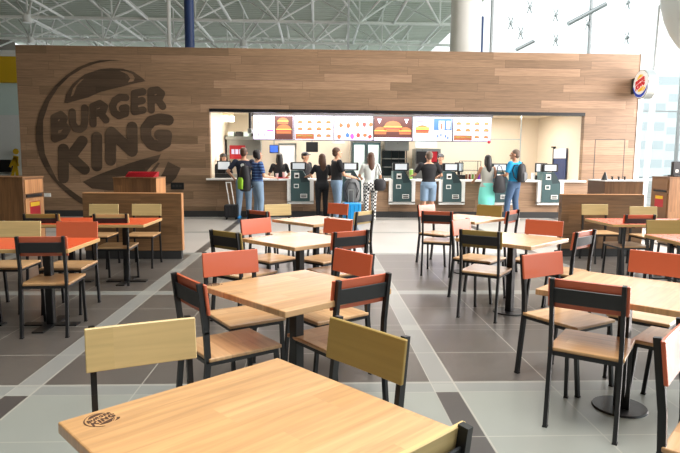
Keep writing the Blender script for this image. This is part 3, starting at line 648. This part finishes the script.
def pattern(name,kind):
    Mt=bpy.data.materials.new(name); Mt.use_nodes=True; nt=Mt.node_tree; b=nt.nodes['Principled BSDF']; tc=nt.nodes.new('ShaderNodeTexCoord'); g=NT(nt)
    if kind=='check':
        n=nt.nodes.new('ShaderNodeTexChecker'); n.inputs['Scale'].default_value=22; n.inputs[1].default_value=srgb((30,30,34)); n.inputs[2].default_value=srgb((230,230,226))
        nt.links.new(tc.outputs['Object'],n.inputs['Vector']); nt.links.new(n.outputs[0],b.inputs['Base Color'])
    else:
        sp=nt.nodes.new('ShaderNodeSeparateXYZ'); nt.links.new(tc.outputs['Object'],sp.inputs[0])
        f1=g.m('LESS_THAN',g.m('FRACT',g.m('MULTIPLY',sp.outputs[2],14)),.4); f2=g.m('LESS_THAN',g.m('FRACT',g.m('MULTIPLY',sp.outputs[0],14)),.3)
        c=g.mixc(f1,srgb((36,58,110)),srgb((88,124,176))); c=g.mixc(g.m('MULTIPLY',f2,.5),c,srgb((30,40,80))); nt.links.new(c,b.inputs['Base Color'])
    b.inputs['Roughness'].default_value=.85; M[name]=Mt
pattern('checkpants','check'); pattern('plaidshirt','plaid')
def remesh(o,v,sm=4):
    r=o.modifiers.new('remesh','REMESH'); r.mode='VOXEL'; r.voxel_size=v; r.use_smooth_shade=True
    s_=o.modifiers.new('smooth','SMOOTH'); s_.factor=.5; s_.iterations=sm
def limb(mb,a,b,r0,r1,n=14): mb.cone(a,b,r0,r1,n); mb.ell(a,r0,n); mb.ell(b,r1,n)
def person(label,x,y,rz,h=1.75,skin='skin',hair='short',haircol='hairbrn',top='tblk',sleeve='short',bottom='jeans',legs='long',shoe='shoe',girl=0,
           L=((-.25,.0,1.12),(-.22,.16,.93)),R_=((.25,.0,1.12),(.22,.16,.93)),feet=((-.1,0),(.1,.04)),headyaw=0,bend=0,z=0,cap=None,group=None):
    s=h/1.75; t=empty('person',(x,y,z),rz,label,'person',group); t.scale=(s*1.1,s*1.08,s)
    bx=lambda zz:(bend*max(0,zz-.95))     # forward lean
    P=lambda p:Vector((p[0],p[1]+bx(p[2]),p[2]))
    sw=.165 if girl else .19; k=.9 if girl else 1.
    hips=[P((-.09,0,.92)),P((.09,0,.92))]; sh=[P((-sw,0,1.42)),P((sw,0,1.42))]
    arms=[(sh[0],P(L[0]),P(L[1])),(sh[1],P(R_[0]),P(R_[1]))]
    B=MB()
    rings=[(0,0,.84,.13,.1),(0,0,.93,.165,.115),(0,0,1.06,.135*k,.1*k),(0,0,1.2,.15*k,.11*k),(0,0,1.34,.17*k,.11*k),(0,0,1.43,.15*k,.085),(0,0,1.48,.07,.06)]
    tor=lambda e:[(0,bx(r[2]),r[2],r[3]+e,r[4]+e) for r in rings]
    B.loft(tor(0),20)
    fe=[]
    for i,(fx,fy) in enumerate(feet):
        an=Vector((fx,fy,.08)); kn=(hips[i]+an)/2+Vector((0,.03,.02)); fe.append((hips[i],kn,an))
        limb(B,hips[i],kn,.085*k,.055*k); limb(B,kn,an,.054*k,.036); B.ell(an+Vector((0,.06,-.045)),(.042,.12,.035),12)
    for i,(a,e,hd) in enumerate(arms):
        limb(B,a,e,.05*k,.036*k,12); limb(B,e,hd,.036*k,.026,12)
        d=(hd-e).normalized(); side=d.cross(Vector((0,0,1)));
        if side.length<.1: side=Vector((1,0,0))
        side.normalize(); up=side.cross(d).normalized()
        q=(Matrix((side,d,up)).transposed())
        B.ell(hd+d*.045,(.036,.05,.018),12,q)
        for f_,(off,ln) in enumerate(((-.027,.062),(-.009,.075),(.009,.07),(.026,.055))):
            a0=hd+d*.075+side*off; a1=a0+d*ln*.55-up*.008; a2=a1+d*ln*.45-up*.022
            B.cone(a0-d*.02,a1,.0088,.0085,8); B.cone(a1-d*.003,a2,.0085,.0075,8); B.ell(a2,.0077,8)
        th=hd+d*.025+side*(.03 if i==0 else -.03); t1=th+d*.03+side*(.022 if i==0 else -.022); t2=t1+d*.028-up*.008
        B.cone(th,t1,.012,.0105,8); B.cone(t1,t2,.0105,.009,8); B.ell(t2,.009,8); B.ell(t1,.0105,8)
    nb=P((0,0,1.44)); hc=P((0,.015,1.64)); B.cone(nb,hc-Vector((0,0,.07)),.058*k,.052*k,14)
    rm=Matrix.Rotation(headyaw,3,'Z')
    hv=lambda v:hc+rm@Vector(v)
    B.ell(hv((0,-.01,.02)),(.076,.095,.098),16,rm); B.ell(hv((0,.03,-.05)),(.056,.06,.065),14,rm); B.cone(hv((0,.088,.015)),hv((0,.108,-.025)),.009,.015,8); B.ell(hv((0,.1,-.028)),.015,8)
    for sx in (-1,1): B.ell(hv((sx*.078,0,-.01)),(.012,.022,.032),10,rm)
    B.ell(hv((0,.078,.028)),(.05,.016,.012),10,rm); B.ell(hv((0,.078,-.1)),(.022,.018,.018),10,rm)
    body=B.build('body',skin,t); remesh(body,.0095,2)
    E_=MB()
    for sx in (-1,1): E_.ell(hv((sx*.032,.078,.005)),.0125,10)
    E_.k=1
    for sx in (-1,1): E_.ell(hv((sx*.032,.0895,.005)),.006,8)
    E_.build('eyes',['eye','hairblk'],t); MB().ell(hv((0,.09,-.062)),(.024,.008,.007),10,rm).build('mouth','lip',t)
    # hair
    Hh=MB(); 
    Hh.ell(hv((0,-.026,.045)),(.085,.096,.093),18,rm); Hh.ell(hv((0,-.05,-.01)),(.076,.07,.085),14,rm)
    if hair=='long':
        pts=[(0,-.06,.04,.08,.06),(0,-.085,-.06,.082,.05),(0,-.1,-.16,.09,.045),(0,-.11,-.27,.07,.035),(0,-.11,-.34,.03,.02)]
        for a,b_ in zip(pts,pts[1:]):
            for u in (0,.33,.66,1):
                c=[a[i]*(1-u)+b_[i]*u for i in range(5)]; Hh.ell(hv((c[0],c[1],c[2])),(c[3],c[4],.05),12,rm)
        for sx in (-1,1): Hh.ell(hv((sx*.07,-.03,-.07)),(.026,.045,.11),10,rm)
    if hair=='pony': 
        Hh.ell(hv((0,-.13,.04)),.035,10); Hh.cone(hv((0,-.13,.04)),hv((0,-.15,-.2)),.034,.014,10)
    if hair=='bob':
        for sx in (-1,1): Hh.ell(hv((sx*.065,-.01,-.04)),(.034,.06,.09),10,rm)
    o=Hh.build('hair',haircol,t); remesh(o,.013,3)
    if cap:
        c=MB(); c.ell(hv((0,-.015,.055)),(.092,.108,.085),18,rm); c.ell(hv((0,.1,.055)),(.07,.085,.012),14,rm); o=c.build('cap',cap,t); remesh(o,.012,2)
    # clothes
    T=MB(); hem=.86 if not girl else .9; rr=[r for r in tor(.016) if r[2]>=hem-.03 and r[2]<1.475]; rr=[(0,bx(hem),hem,rr[0][3]+.006,rr[0][4]+.006)]+[r for r in rr if r[2]>hem+.02]
    T.loft(rr+[(0,bx(1.455),1.458,.085,.07)],22)
    if sleeve!='none':
        for a,e,hd in arms:
            m_=a+(e-a)*(.78 if sleeve=='short' else 1.)
            T.cone(a,m_,.068*k,.056*k,14); T.ell(a,.068*k,14)
            if sleeve=='long': limb(T,e,e+(hd-e)*.9,.05,.038)
    else:
        pass
    o=T.build('shirt',top,t); remesh(o,.013,3)
    Bt=MB()
    if legs=='skirt': Bt.loft([(0,0,.42,.2,.17),(0,0,.6,.21,.17),(0,0,.85,.19,.14),(0,0,.96,.165,.13),(0,0,1.02,.15,.12)],24)
    else:
        Bt.loft([(0,0,.82,.15,.12),(0,0,.9,.182,.135),(0,0,.97,.178,.13),(0,0,1.0,.165,.12)],22)
        for hp,kn,an in fe:
            limb(Bt,hp,kn if legs=='long' else hp+(kn-hp)*.98,.105*k,.076*k) if legs=='long' else Bt.cone(hp,kn-Vector((0,0,.03)),.108,.092,16)
            if legs=='long': limb(Bt,kn,an+Vector((0,0,.03)),.074*k,.058*k)
    o=Bt.build('skirt' if legs=='skirt' else ('shorts' if legs=='short' else 'trousers'),bottom,t); remesh(o,.013,3)
    for i,(hp,kn,an) in enumerate(fe):
        q=MB(); q.ell((an.x,an.y+.05,.045),(.05,.135,.045),14); q.ell((an.x,an.y,.07),(.045,.055,.06),12); q.box(an.x-.045,an.x+.045,an.y-.06,an.y+.16,0,.025); o=q.build('shoe',shoe,t); remesh(o,.012,2)
    return t
def backpack(x,y,z,rz,label,c1,c2=None,s_=1.):
    t=empty('backpack',(x,y,z),rz,label,'backpack'); t.scale=(s_,)*3
    b=MB(); b.loft([(0,0,0,.13,.08),(0,0,.04,.155,.1),(0,0,.25,.155,.1),(0,0,.4,.13,.085),(0,0,.46,.07,.05)],18); b.build('bag_body',c1,t)
    b=MB(); b.loft([(0,-.09,.04,.1,.04),(0,-.09,.2,.11,.045),(0,-.08,.25,.08,.03)],14); b.build('front_pocket',c2 or c1,t)
    for sx in (-1,1): MB().tube([(sx*.08,.07,.43),(sx*.1,.16,.42),(sx*.11,.2,.3),(sx*.11,.15,.12),(sx*.1,.08,.06)],.014,8).build('strap',c1,t)
    MB().tube([(-.03,0,.45),(-.02,0,.5),(.02,0,.5),(.03,0,.45)],.008,6).build('grab_handle',c1,t); return t
M['lime']=mat('lime_bag',(150,200,50),.6); M['bluebag']=mat('bright_blue_shell',(20,140,205),.35); M['greybag']=mat('grey_bag',(104,106,108),.6,noise=.15); M['blkbag']=mat('black_bag',(36,36,40),.6,noise=.15)
PX=lambda px,Y:aty(px,185,Y).x
person('man in a navy jersey with white emblem at the left end of the counter',PX(244,15.0),15.0,-.1,1.8,haircol='hairbrn',top='tnavy',bottom='jeans',shoe='shoeb',L=((-.36,-.04,1.18),(-.26,.12,1.0)),R_=((.25,.1,1.15),(.2,.36,1.08)),feet=((-.12,-.08),(.1,.03)))
emb=[o for o in bpy.data.objects if o.name.startswith('person')][-1]
tg=MB().cone((0,-.128,1.33),(0,-.135,1.33),.045,.045,16).build('shirt_emblem','twhite',emb)
person('dark-haired man in a blue checked shirt and light jeans carrying a backpack',PX(257.5,14.4),14.4,-1.1,1.74,haircol='hairblk',top='plaidshirt',bottom='jeans',shoe='shoew',L=((-.24,.06,1.14),(-.14,.34,1.1)),R_=((.25,.06,1.12),(.16,.34,1.08)),feet=((-.1,0),(.1,.03)),hair='bob')
backpack(PX(245.5,14.4),14.35,.74,-1.1,'dark grey backpack with lime green side on the man in the checked shirt','blkbag','lime',1.35)
person('cashier with a black cap behind the cash register at the left end of the counter',PX(223.5,16.2),16.2,-2.6,1.66,hair='bob',haircol='hairbrn',cap='blackpl',top='tblk',girl=1,bottom='tblk')
person('staff woman with long dark hair, back to us, left of the leftmost kiosk',PX(279.5,16.3),16.3,.2,1.68,hair='long',haircol='hairblk',top='tblk',girl=1,bottom='tblk',L=((-.27,.05,1.15),(-.2,.25,1.05)),R_=((.27,.05,1.15),(.2,.25,1.05)))
person('staff member with a dark cap half hidden behind the leftmost kiosk',PX(305,16.2),16.2,-2.2,1.72,hair='short',cap='blackpl',top='tblk',bottom='tblk')
person('woman all in black with long brown hair at the counter beside the leftmost kiosk',PX(322,14.85),14.85,.25,1.66,hair='long',haircol='hairbrn',top='tblk',bottom='tblk',girl=1,L=((-.27,.12,1.18),(-.3,.38,1.14)),R_=((.24,.08,1.12),(.1,.32,1.02)),feet=((-.09,0),(.09,0)))
person('man in a black T-shirt and light jeans turned to the right, hands at the kiosk',PX(336.5,14.5),14.5,-1.3,1.81,haircol='hairbrn',top='tblk',bottom='jeans',L=((-.23,.12,1.14),(-.1,.42,1.06)),R_=((.23,.1,1.12),(.1,.4,1.04)),feet=((-.1,.02),(.1,-.04)))
person('woman in an off-white blouse and black and white checked trousers',PX(370.5,14.6),14.6,.15,1.7,hair='long',haircol='hairbrn',top='twhite',bottom='checkpants',sleeve='short',shoe='shoew',girl=1,L=((-.25,.12,1.15),(-.16,.34,1.1)),R_=((.25,.02,1.12),(.22,.2,1.0)))
person('man in a black T-shirt and denim shorts seen from behind between two kiosks',PX(428.5,14.8),14.8,0,1.74,skin='skin',haircol='hairgry',top='tblk',bottom='jeans',legs='short',shoe='shoew',L=((-.32,.08,1.16),(-.34,.3,1.14)),R_=((.32,.1,1.15),(.28,.34,1.1)))
person('staff member in a black cap and shirt facing the man in denim shorts',PX(440,16.2),16.2,2.9,1.7,haircol='hairblk',cap='blackpl',top='tblk',bottom='tblk')
person('woman with long black hair, grey top and aqua skirt',PX(487,14.75),14.75,.1,1.66,skin='skin2',hair='long',haircol='hairblk',top='tgrey',sleeve='none',bottom='taqua',legs='skirt',shoe='shoeb',girl=1,L=((-.25,.1,1.15),(-.22,.36,1.05)))
person('grey-haired man in a bright blue T-shirt and jeans turned to the left',PX(514,14.6),14.6,.75,1.8,skin='skin2',haircol='hairgry',top='tblue',bottom='djeans',shoe='shoew',L=((-.26,.06,1.14),(-.18,.32,1.1)),R_=((.36,-.08,1.16),(.22,.04,.98)),headyaw=.5,feet=((-.13,.1),(.1,-.04)))
backpack(PX(522,14.35),14.4,1.0,.9,'dark grey backpack on the man in the bright blue T-shirt','blkbag','greybag',1.)
t=empty('shoulder_bag',(PX(499,14.55),14.5,.72),.1,'black shoulder bag hanging between the couple at the counter','bag')
MB().loft([(0,0,0,.13,.05),(0,0,.05,.17,.08),(0,0,.35,.15,.08),(0,0,.44,.1,.04)],18).build('bag_body','blkbag',t); MB().tube([(-.1,0,.42),(-.06,.02,.66),(-.02,.04,.7),(.04,.02,.66),(.1,0,.42)],.012,8).build('strap','blkbag',t)
t=empty('shoulder_bag',(PX(379.5,14.6),14.5,.76),0,'black leather handbag at the hip of the woman in checked trousers','bag')
MB().loft([(0,0,0,.1,.05),(0,0,.06,.15,.08),(0,0,.24,.15,.07),(0,0,.3,.1,.03)],18).build('bag_body','blkbag',t); MB().tube([(-.1,0,.28),(-.1,.02,.56),(-.06,.05,.66),(.0,.03,.5),(.1,0,.28)],.01,8).build('strap','blkbag',t)
def suitcase(x,y,w_,h_,d_,rz,c,label,hh,tilt=(0,0)):
    t=empty('suitcase',(x,y,0),rz,label,'suitcase')
    MB().box(-w_/2,w_/2,-d_/2,d_/2,.05,h_).build('shell',c,t,bevel=.035,seg=3)
    r=MB()
    for k in range(4): xx=-w_/2+w_*(k+.5)/4; r.box(xx-.012,xx+.012,-d_/2-.008,d_/2+.008,.1,h_-.05)
    r.build('ribs',c,t,bevel=.004)
    hb=MB()
    for sx in (-.06,.06): hb.bar((sx,d_/2-.04,h_-.02),(sx+tilt[0],d_/2-.04+tilt[1],h_+hh),.018)
    hb.bar((-.07+tilt[0],d_/2-.04+tilt[1],h_+hh),(.07+tilt[0],d_/2-.04+tilt[1],h_+hh),.025); hb.build('pull_handle','steel' if c!='blkbag' else 'white',t)
    for sx in (-1,1):
        for sy in (-1,1): MB().cone((sx*(w_/2-.05)-.012,sy*(d_/2-.05),.028),(sx*(w_/2-.05)+.012,sy*(d_/2-.05),.028),.028,.028,12).build('wheel','rubber',t)
    return t
suitcase(PX(352,13.9),13.9,.42,.5,.26,.15,'bluebag','bright blue hard-shell suitcase beside the woman in checked trousers',.3)
p=empty('grey_bag',(PX(352,14.4),14.5,.46),0,'large round grey travel bag standing behind the blue suitcase','bag')
MB().loft([(0,0,0,.14,.09),(0,0,.08,.2,.13),(0,0,.3,.22,.14),(0,0,.5,.19,.12),(0,0,.6,.1,.07)],20).build('bag_body','greybag',p); MB().tube([(-.1,-.1,.1),(-.16,-.14,.3),(-.08,-.12,.5),(.08,-.12,.5),(.16,-.14,.3),(.1,-.1,.1)],.012,8).build('strap','blkbag',p)
q=MB().box(-.2,.2,-.15,.15,0,.46).build('travel_case','blkbag',bevel=.03); q.location=(PX(352,14.4),14.5,0); tag(q,'dark case under the round grey bag, behind the blue suitcase','case')
suitcase(PX(232,14.9),14.75,.34,.38,.26,0,'blkbag','small black suitcase with a long pale handle under the left end of the counter',.55,(-.1,.1))

# ---------------------------------------------------------------- tables
def top_mb(sx,sy,z=.75,th=.036): return MB().box(-sx,sx,-sy,sy,z-th,z)
def cafe_table(name,x,y,ang,label,topm='oak',sx=.4,sy=.4,ped=((0,0),),group=None,base='disc'):
    t=empty(name,(x,y,0),ang,label,'table',group)
    if topm=='oak': o=top_mb(sx,sy).build('tabletop','oak',t,bevel=.005,seg=2)
    else:
        o=MB().box(-sx,sx,-sy,sy,.714,.748).build('tabletop','edgeoak',t,bevel=.003); MB().box(-sx+.004,sx-.004,-sy+.004,sy-.004,.747,.7505).build('laminate',topm,o)
    for px,py in ped:
        MB().box(px-.032,px+.032,py-.032,py+.032,.012,.7).build('pedestal','black',t,bevel=.004)
        b=MB().box(px-.26,px+.26,py-.02,py+.02,.694,.714).box(px-.02,px+.02,py-.26,py+.26,.694,.712); b.build('bracket','black',t)
        if base=='disc': MB().cone((px,py,0),(px,py,.012),.16,.155,40).build('base_plate','black',t)
        else: MB().box(px-.05,px+.05,py-.27,py+.27,0,.014).box(px-.24,px+.24,py-.05,py+.05,0,.0135).build('base_plate','black',t)
    return t
D=math.radians
T1=cafe_table('cafe_table',-.175,1.585,D(42),'oak cafe table nearest the camera with a burnt-in round logo at its left corner',group='square oak cafe tables')
T2=cafe_table('cafe_table',-.115,3.39,D(41),'oak cafe table directly behind the nearest one, dark mark at left corner',group='square oak cafe tables')
cafe_table('cafe_table',-.156,5.54,D(42),'middle oak cafe table of the left-centre row, third from the camera',group='square oak cafe tables')
cafe_table('cafe_table',-.0,7.35,D(42),'farthest oak cafe table of the left-centre row, nearest the standing customers',group='square oak cafe tables')
cafe_table('cafe_table',1.945,5.61,D(43),'pale oak cafe table of the right-centre row with yellowish chair in front',group='square oak cafe tables')
cafe_table('cafe_table',1.875,3.345,D(46),'oak cafe table glaring white in the daylight at the right edge of the foreground',group='square oak cafe tables')
p=atz(490,218,.75); cafe_table('cafe_table',2.02,7.7,D(42),'farthest oak cafe table of the right-centre row, under the couple at the counter',group='square oak cafe tables')
LG='rectangular laminate cafe tables'
PD=((-.33,0),(.33,0))
cafe_table('rectangular_table',-2.73,5.22,0,'orange-topped rectangular table nearest the left edge of the photo','orangetop',.66,.36,PD,LG,'bar')
cafe_table('rectangular_table',-2.66,7.12,0,'orange-topped rectangular table in front of the left half wall','orangetop',.67,.4,PD,LG,'bar')
cafe_table('rectangular_table',4.3,7.28,0,'orange rectangular table with painted pink glare in front of the right half wall','glaretop',.66,.37,PD,LG,'bar')
cafe_table('rectangular_table',4.15,5.6,0,'orange rectangular table with painted pink glare cut off by the right edge of the photo','glaretop',.66,.36,PD,LG,'bar')
M['burn']=mat('burnt_wood_mark',(70,42,24),.6)
for T,pp,sc in ((T1,(101.5,419),.05),(T2,(214,284.5),.05)):
    q=atz(*pp,.7502); R3=T.rotation_euler.z; c_,s_=math.cos(-R3),math.sin(-R3); dx,dy=q.x-T.location.x,q.y-T.location.y
    par=[o for o in bpy.data.objects if o.parent==T and o.name.startswith('tabletop')][0]
    e=empty('logo_mark',(c_*dx-s_*dy,s_*dx+c_*dy,.7501)); e.parent=par
    mk=MB(); W=lambda p_:(lambda u:Vector((u[0]*sc,u[1]*sc,0)))(l2(p_))
    for Q in (RING,BUN,BOT1,BOT2,BOT3): mk.prism([W(v) for v in Q],(0,0,.0004))
    for s2 in L_TXT1: poly_strokes(mk,[W(v) for v in s2],6.0*sc/LR*.0269,Vector((0,0,.0004)))
    for s2 in L_TXT2: poly_strokes(mk,[W(v) for v in s2],9.2*sc/LR*.0269,Vector((0,0,.0004)))
    o=mk.build('logo_mark','burn',par); o.location=e.location; bpy.data.objects.remove(e)

# ---------------------------------------------------------------- chairs
def make_chair(pan):
    t=empty('dining_chair')
    s=MB(); n=8
    s.box(-.2,.2,-.192,.25,.435,.457); s.build('seat','seatoak',t,bevel=.006,seg=2)
    fr=MB(); z=.424
    for a,b in (((-.18,-.185),(.18,-.185)),((-.18,.225),(.18,.225)),((-.18,-.185),(-.18,.225)),((.18,-.185),(.18,.225))): fr.bar((*a,z),(*b,z),.02,.022)
    fr.build('seat_frame','black',t)
    for sx in (-1,1):
        x=sx*.182; l=MB(); l.bar((x,-.235,0),(x,-.192,.44),.022,.03); l.bar((x,-.192,.43),(x,-.2,.6),.022,.03); l.bar((x,-.2,.59),(x,-.232,.862),.022,.03)
        o=l.build('rear_leg','black',t); MB().box(x-.013,x+.013,-.252,-.218,0,.008).build('foot_cap','rubber',o)
        l=MB(); l.bar((sx*.178,.262,0),(sx*.178,.222,.43),.022,.024); o=l.build('front_leg','black',t); MB().box(sx*.178-.013,sx*.178+.013,.248,.276,0,.008).build('foot_cap','rubber',o)
    # tilted back plane: y=-.2-(z-.6)*.122
    def bk(x0,x1,z0,z1,f,b,m_,nm,curve=0):
        q=MB(); N=8; vs=[]
        for i in range(N+1):
            x=x0+(x1-x0)*i/N; c=-curve*(1-(2*i/N-1)**2)
            for zz in (z0,z1):
                yy=-.2-(zz-.6)*.122+c; vs+=[(x,yy+f,zz),(x,yy+b,zz)]
        fs=[(0,1,3,2),(4*N,4*N+2,4*N+3,4*N+1)]
        for i in range(N):
            a=4*i; e=4*(i+1); fs+=[(a,a+2,e+2,e),(a+1,e+1,e+3,a+3),(a,e,e+1,a+1),(a+2,a+3,e+3,e+2)]
        q.add(vs,fs,False); o=q.build(nm,m_,t); b_=o.modifiers.new('bevel','BEVEL'); b_.width=.003; b_.limit_method='ANGLE'; return o
    bk(-.18,.18,.722,.81,.006,-.004,'plate','back_plate',.004)
    bk(-.208,.208,.692,.858,.03,.014,pan,'backrest',.004)
    return t
PROTO={k:make_chair(k) for k in ('orange','maple','ochre')}
used=set()
CG={'orange':'cafe chairs with orange backs','maple':'cafe chairs with pale wood backs','ochre':'cafe chairs with yellowish wood backs'}
def chair(kind,mx,my,ang,front,label):
    """(mx,my): middle of the top edge of the back; ang: direction of that edge, degrees; front: 1 when the seat lies toward the camera"""
    a=D(ang); px_,py_=-math.sin(a),math.cos(a)          # unit perpendicular pointing away from the camera
    fx,fy=(-px_,-py_) if front else (px_,py_)
    p=PROTO[kind]
    if kind in used: p=copy_tree(p)
    used.add(kind); p.location=(mx+fx*.215,my+fy*.215,0); p.rotation_euler=(0,0,math.atan2(-fx,fy)); tag(p,label,'chair',CG[kind]); return p
CH=[
('maple',-.69,2.26,23,1,'pale wood-backed chair at the left far side of the nearest table, facing the camera'),
('ochre',.20,2.18,-50,1,'yellowish wood-backed chair at the far right side of the nearest table'),
('maple',.215,1.225,40,0,'wood-backed chair at the bottom edge of the photo, right of the nearest table'),
('maple',-.86,1.03,-48,0,'wood-backed chair whose corner shows at the bottom left corner of the photo'),
('orange',-.61,4.08,31,1,'orange-backed chair at the far left side of the second table, its whole back facing us'),
('orange',-.69,3.12,-56,0,'orange-backed chair at the near left of the second table, seen from behind'),
('orange',.27,4.08,-54,1,'orange-backed chair at the far right side of the second table, back facing us'),
('orange',.26,3.16,36,0,'orange-backed chair right of the second table, black plate toward us'),
('orange',-.67,6.39,45,1,'salmon-glaring chair back at the far left side of the third table'),
('ochre',-.82,5.22,-41,0,'yellowish chair with black plate at the left of the third table, near the aisle'),
('orange',.25,6.35,-44,1,'orange-backed chair at the far right side of the third table, above the table edge'),
('orange',.32,5.26,32,0,'orange-backed chair with black plate at the near right of the third table'),
('maple',-.57,8.52,25,1,'pale chair at the far left side of the farthest left-centre table'),
('orange',-.74,7.40,-43,0,'reddish chair with black plate left of the farthest left-centre table, below the backpack'),
('orange',.34,8.74,-46,1,'orange chair back at the far right of the farthest left-centre table, by the suitcase'),
('maple',.62,7.38,50,0,'pale chair with dark plate right of the farthest left-centre table, at the aisle'),
('orange',1.65,8.58,44,1,'salmon chair back at the far left of the farthest right-centre table'),
('orange',1.57,7.42,-20,0,'orange chair with black plate at the left of the farthest right-centre table'),
('ochre',2.60,8.53,-46,1,'yellowish chair back behind the farthest right-centre table, below the aqua skirt'),
('orange',2.62,7.58,50,0,'salmon chair with black plate right of the farthest right-centre table, turned away'),
('orange',1.62,6.38,48,1,'salmon chair back half hidden behind the yellowish chair of the middle right-centre table'),
('ochre',1.54,5.33,-34,0,'yellowish-backed chair with broad black plate in front of the middle right-centre table'),
('orange',2.55,6.32,-38,1,'orange chair back at the far right side of the middle right-centre table'),
('orange',2.53,5.31,40,0,'orange chair with grey-shining plate right of the middle right-centre table, before the right half wall'),
('orange',1.61,4.01,29,1,'orange-backed chair at the far left side of the white-glaring table, seat toward the camera'),
('orange',1.47,3.01,-36,0,'orange-backed chair standing nearest at the right, black plate toward us, left of the white-glaring table'),
('orange',2.50,4.04,-46,1,'dark orange chair back behind the white-glaring table at the right edge'),
('orange',1.40,2.14,46,1,'salmon-backed chair cut by the right edge at the bottom of the photo'),
('maple',4.33,8.80,0,1,'pale chair at the left before the right half wall, behind the glare-pink table'),
('maple',4.86,8.38,0,1,'pale chair at the right before the right half wall, above the orange chair back'),
('orange',4.04,7.02,2,0,'orange chair with black plate before the glare-pink table by the right half wall'),
('maple',4.84,7.14,2,0,'chair with black plate just showing at the right edge beyond the glare-pink table'),
('ochre',3.96,6.39,0,1,'yellowish wood chair back behind the glare-pink table at the right edge'),
('maple',-3.04,8.4,0,1,'left one of the two pale chairs between the orange table and the left half wall'),
('maple',-2.45,8.45,1,1,'right one of the two pale chairs between the orange table and the left half wall'),
('maple',-2.42,6.88,3,0,'pale chair with black plate before the orange table by the left half wall'),
('ochre',-3.21,6.85,3,0,'yellowish chair with black plate at the left edge, before the waste cabinet'),
('maple',-3.05,6.06,1,1,'pale yellow chair back behind the orange table at the left edge'),
('orange',-2.46,6.03,1,1,'salmon-glaring chair back standing over the front orange table, right of the pale one'),
('orange',-2.28,4.84,4,0,'orange-backed chair with black plate in front of the orange table at the left'),
('orange',-3.03,4.8,4,0,'chair whose seat and legs just enter the left edge in front of the orange table'),
('orange',2.345,3.08,44,0,'chair whose seat only shows at the right edge, right of the white-glaring table'),
]
for c in CH: chair(*c)
for k in PROTO:
    if k not in used: 
        for ch in list(PROTO[k].children_recursive): bpy.data.objects.remove(ch)
        bpy.data.objects.remove(PROTO[k])
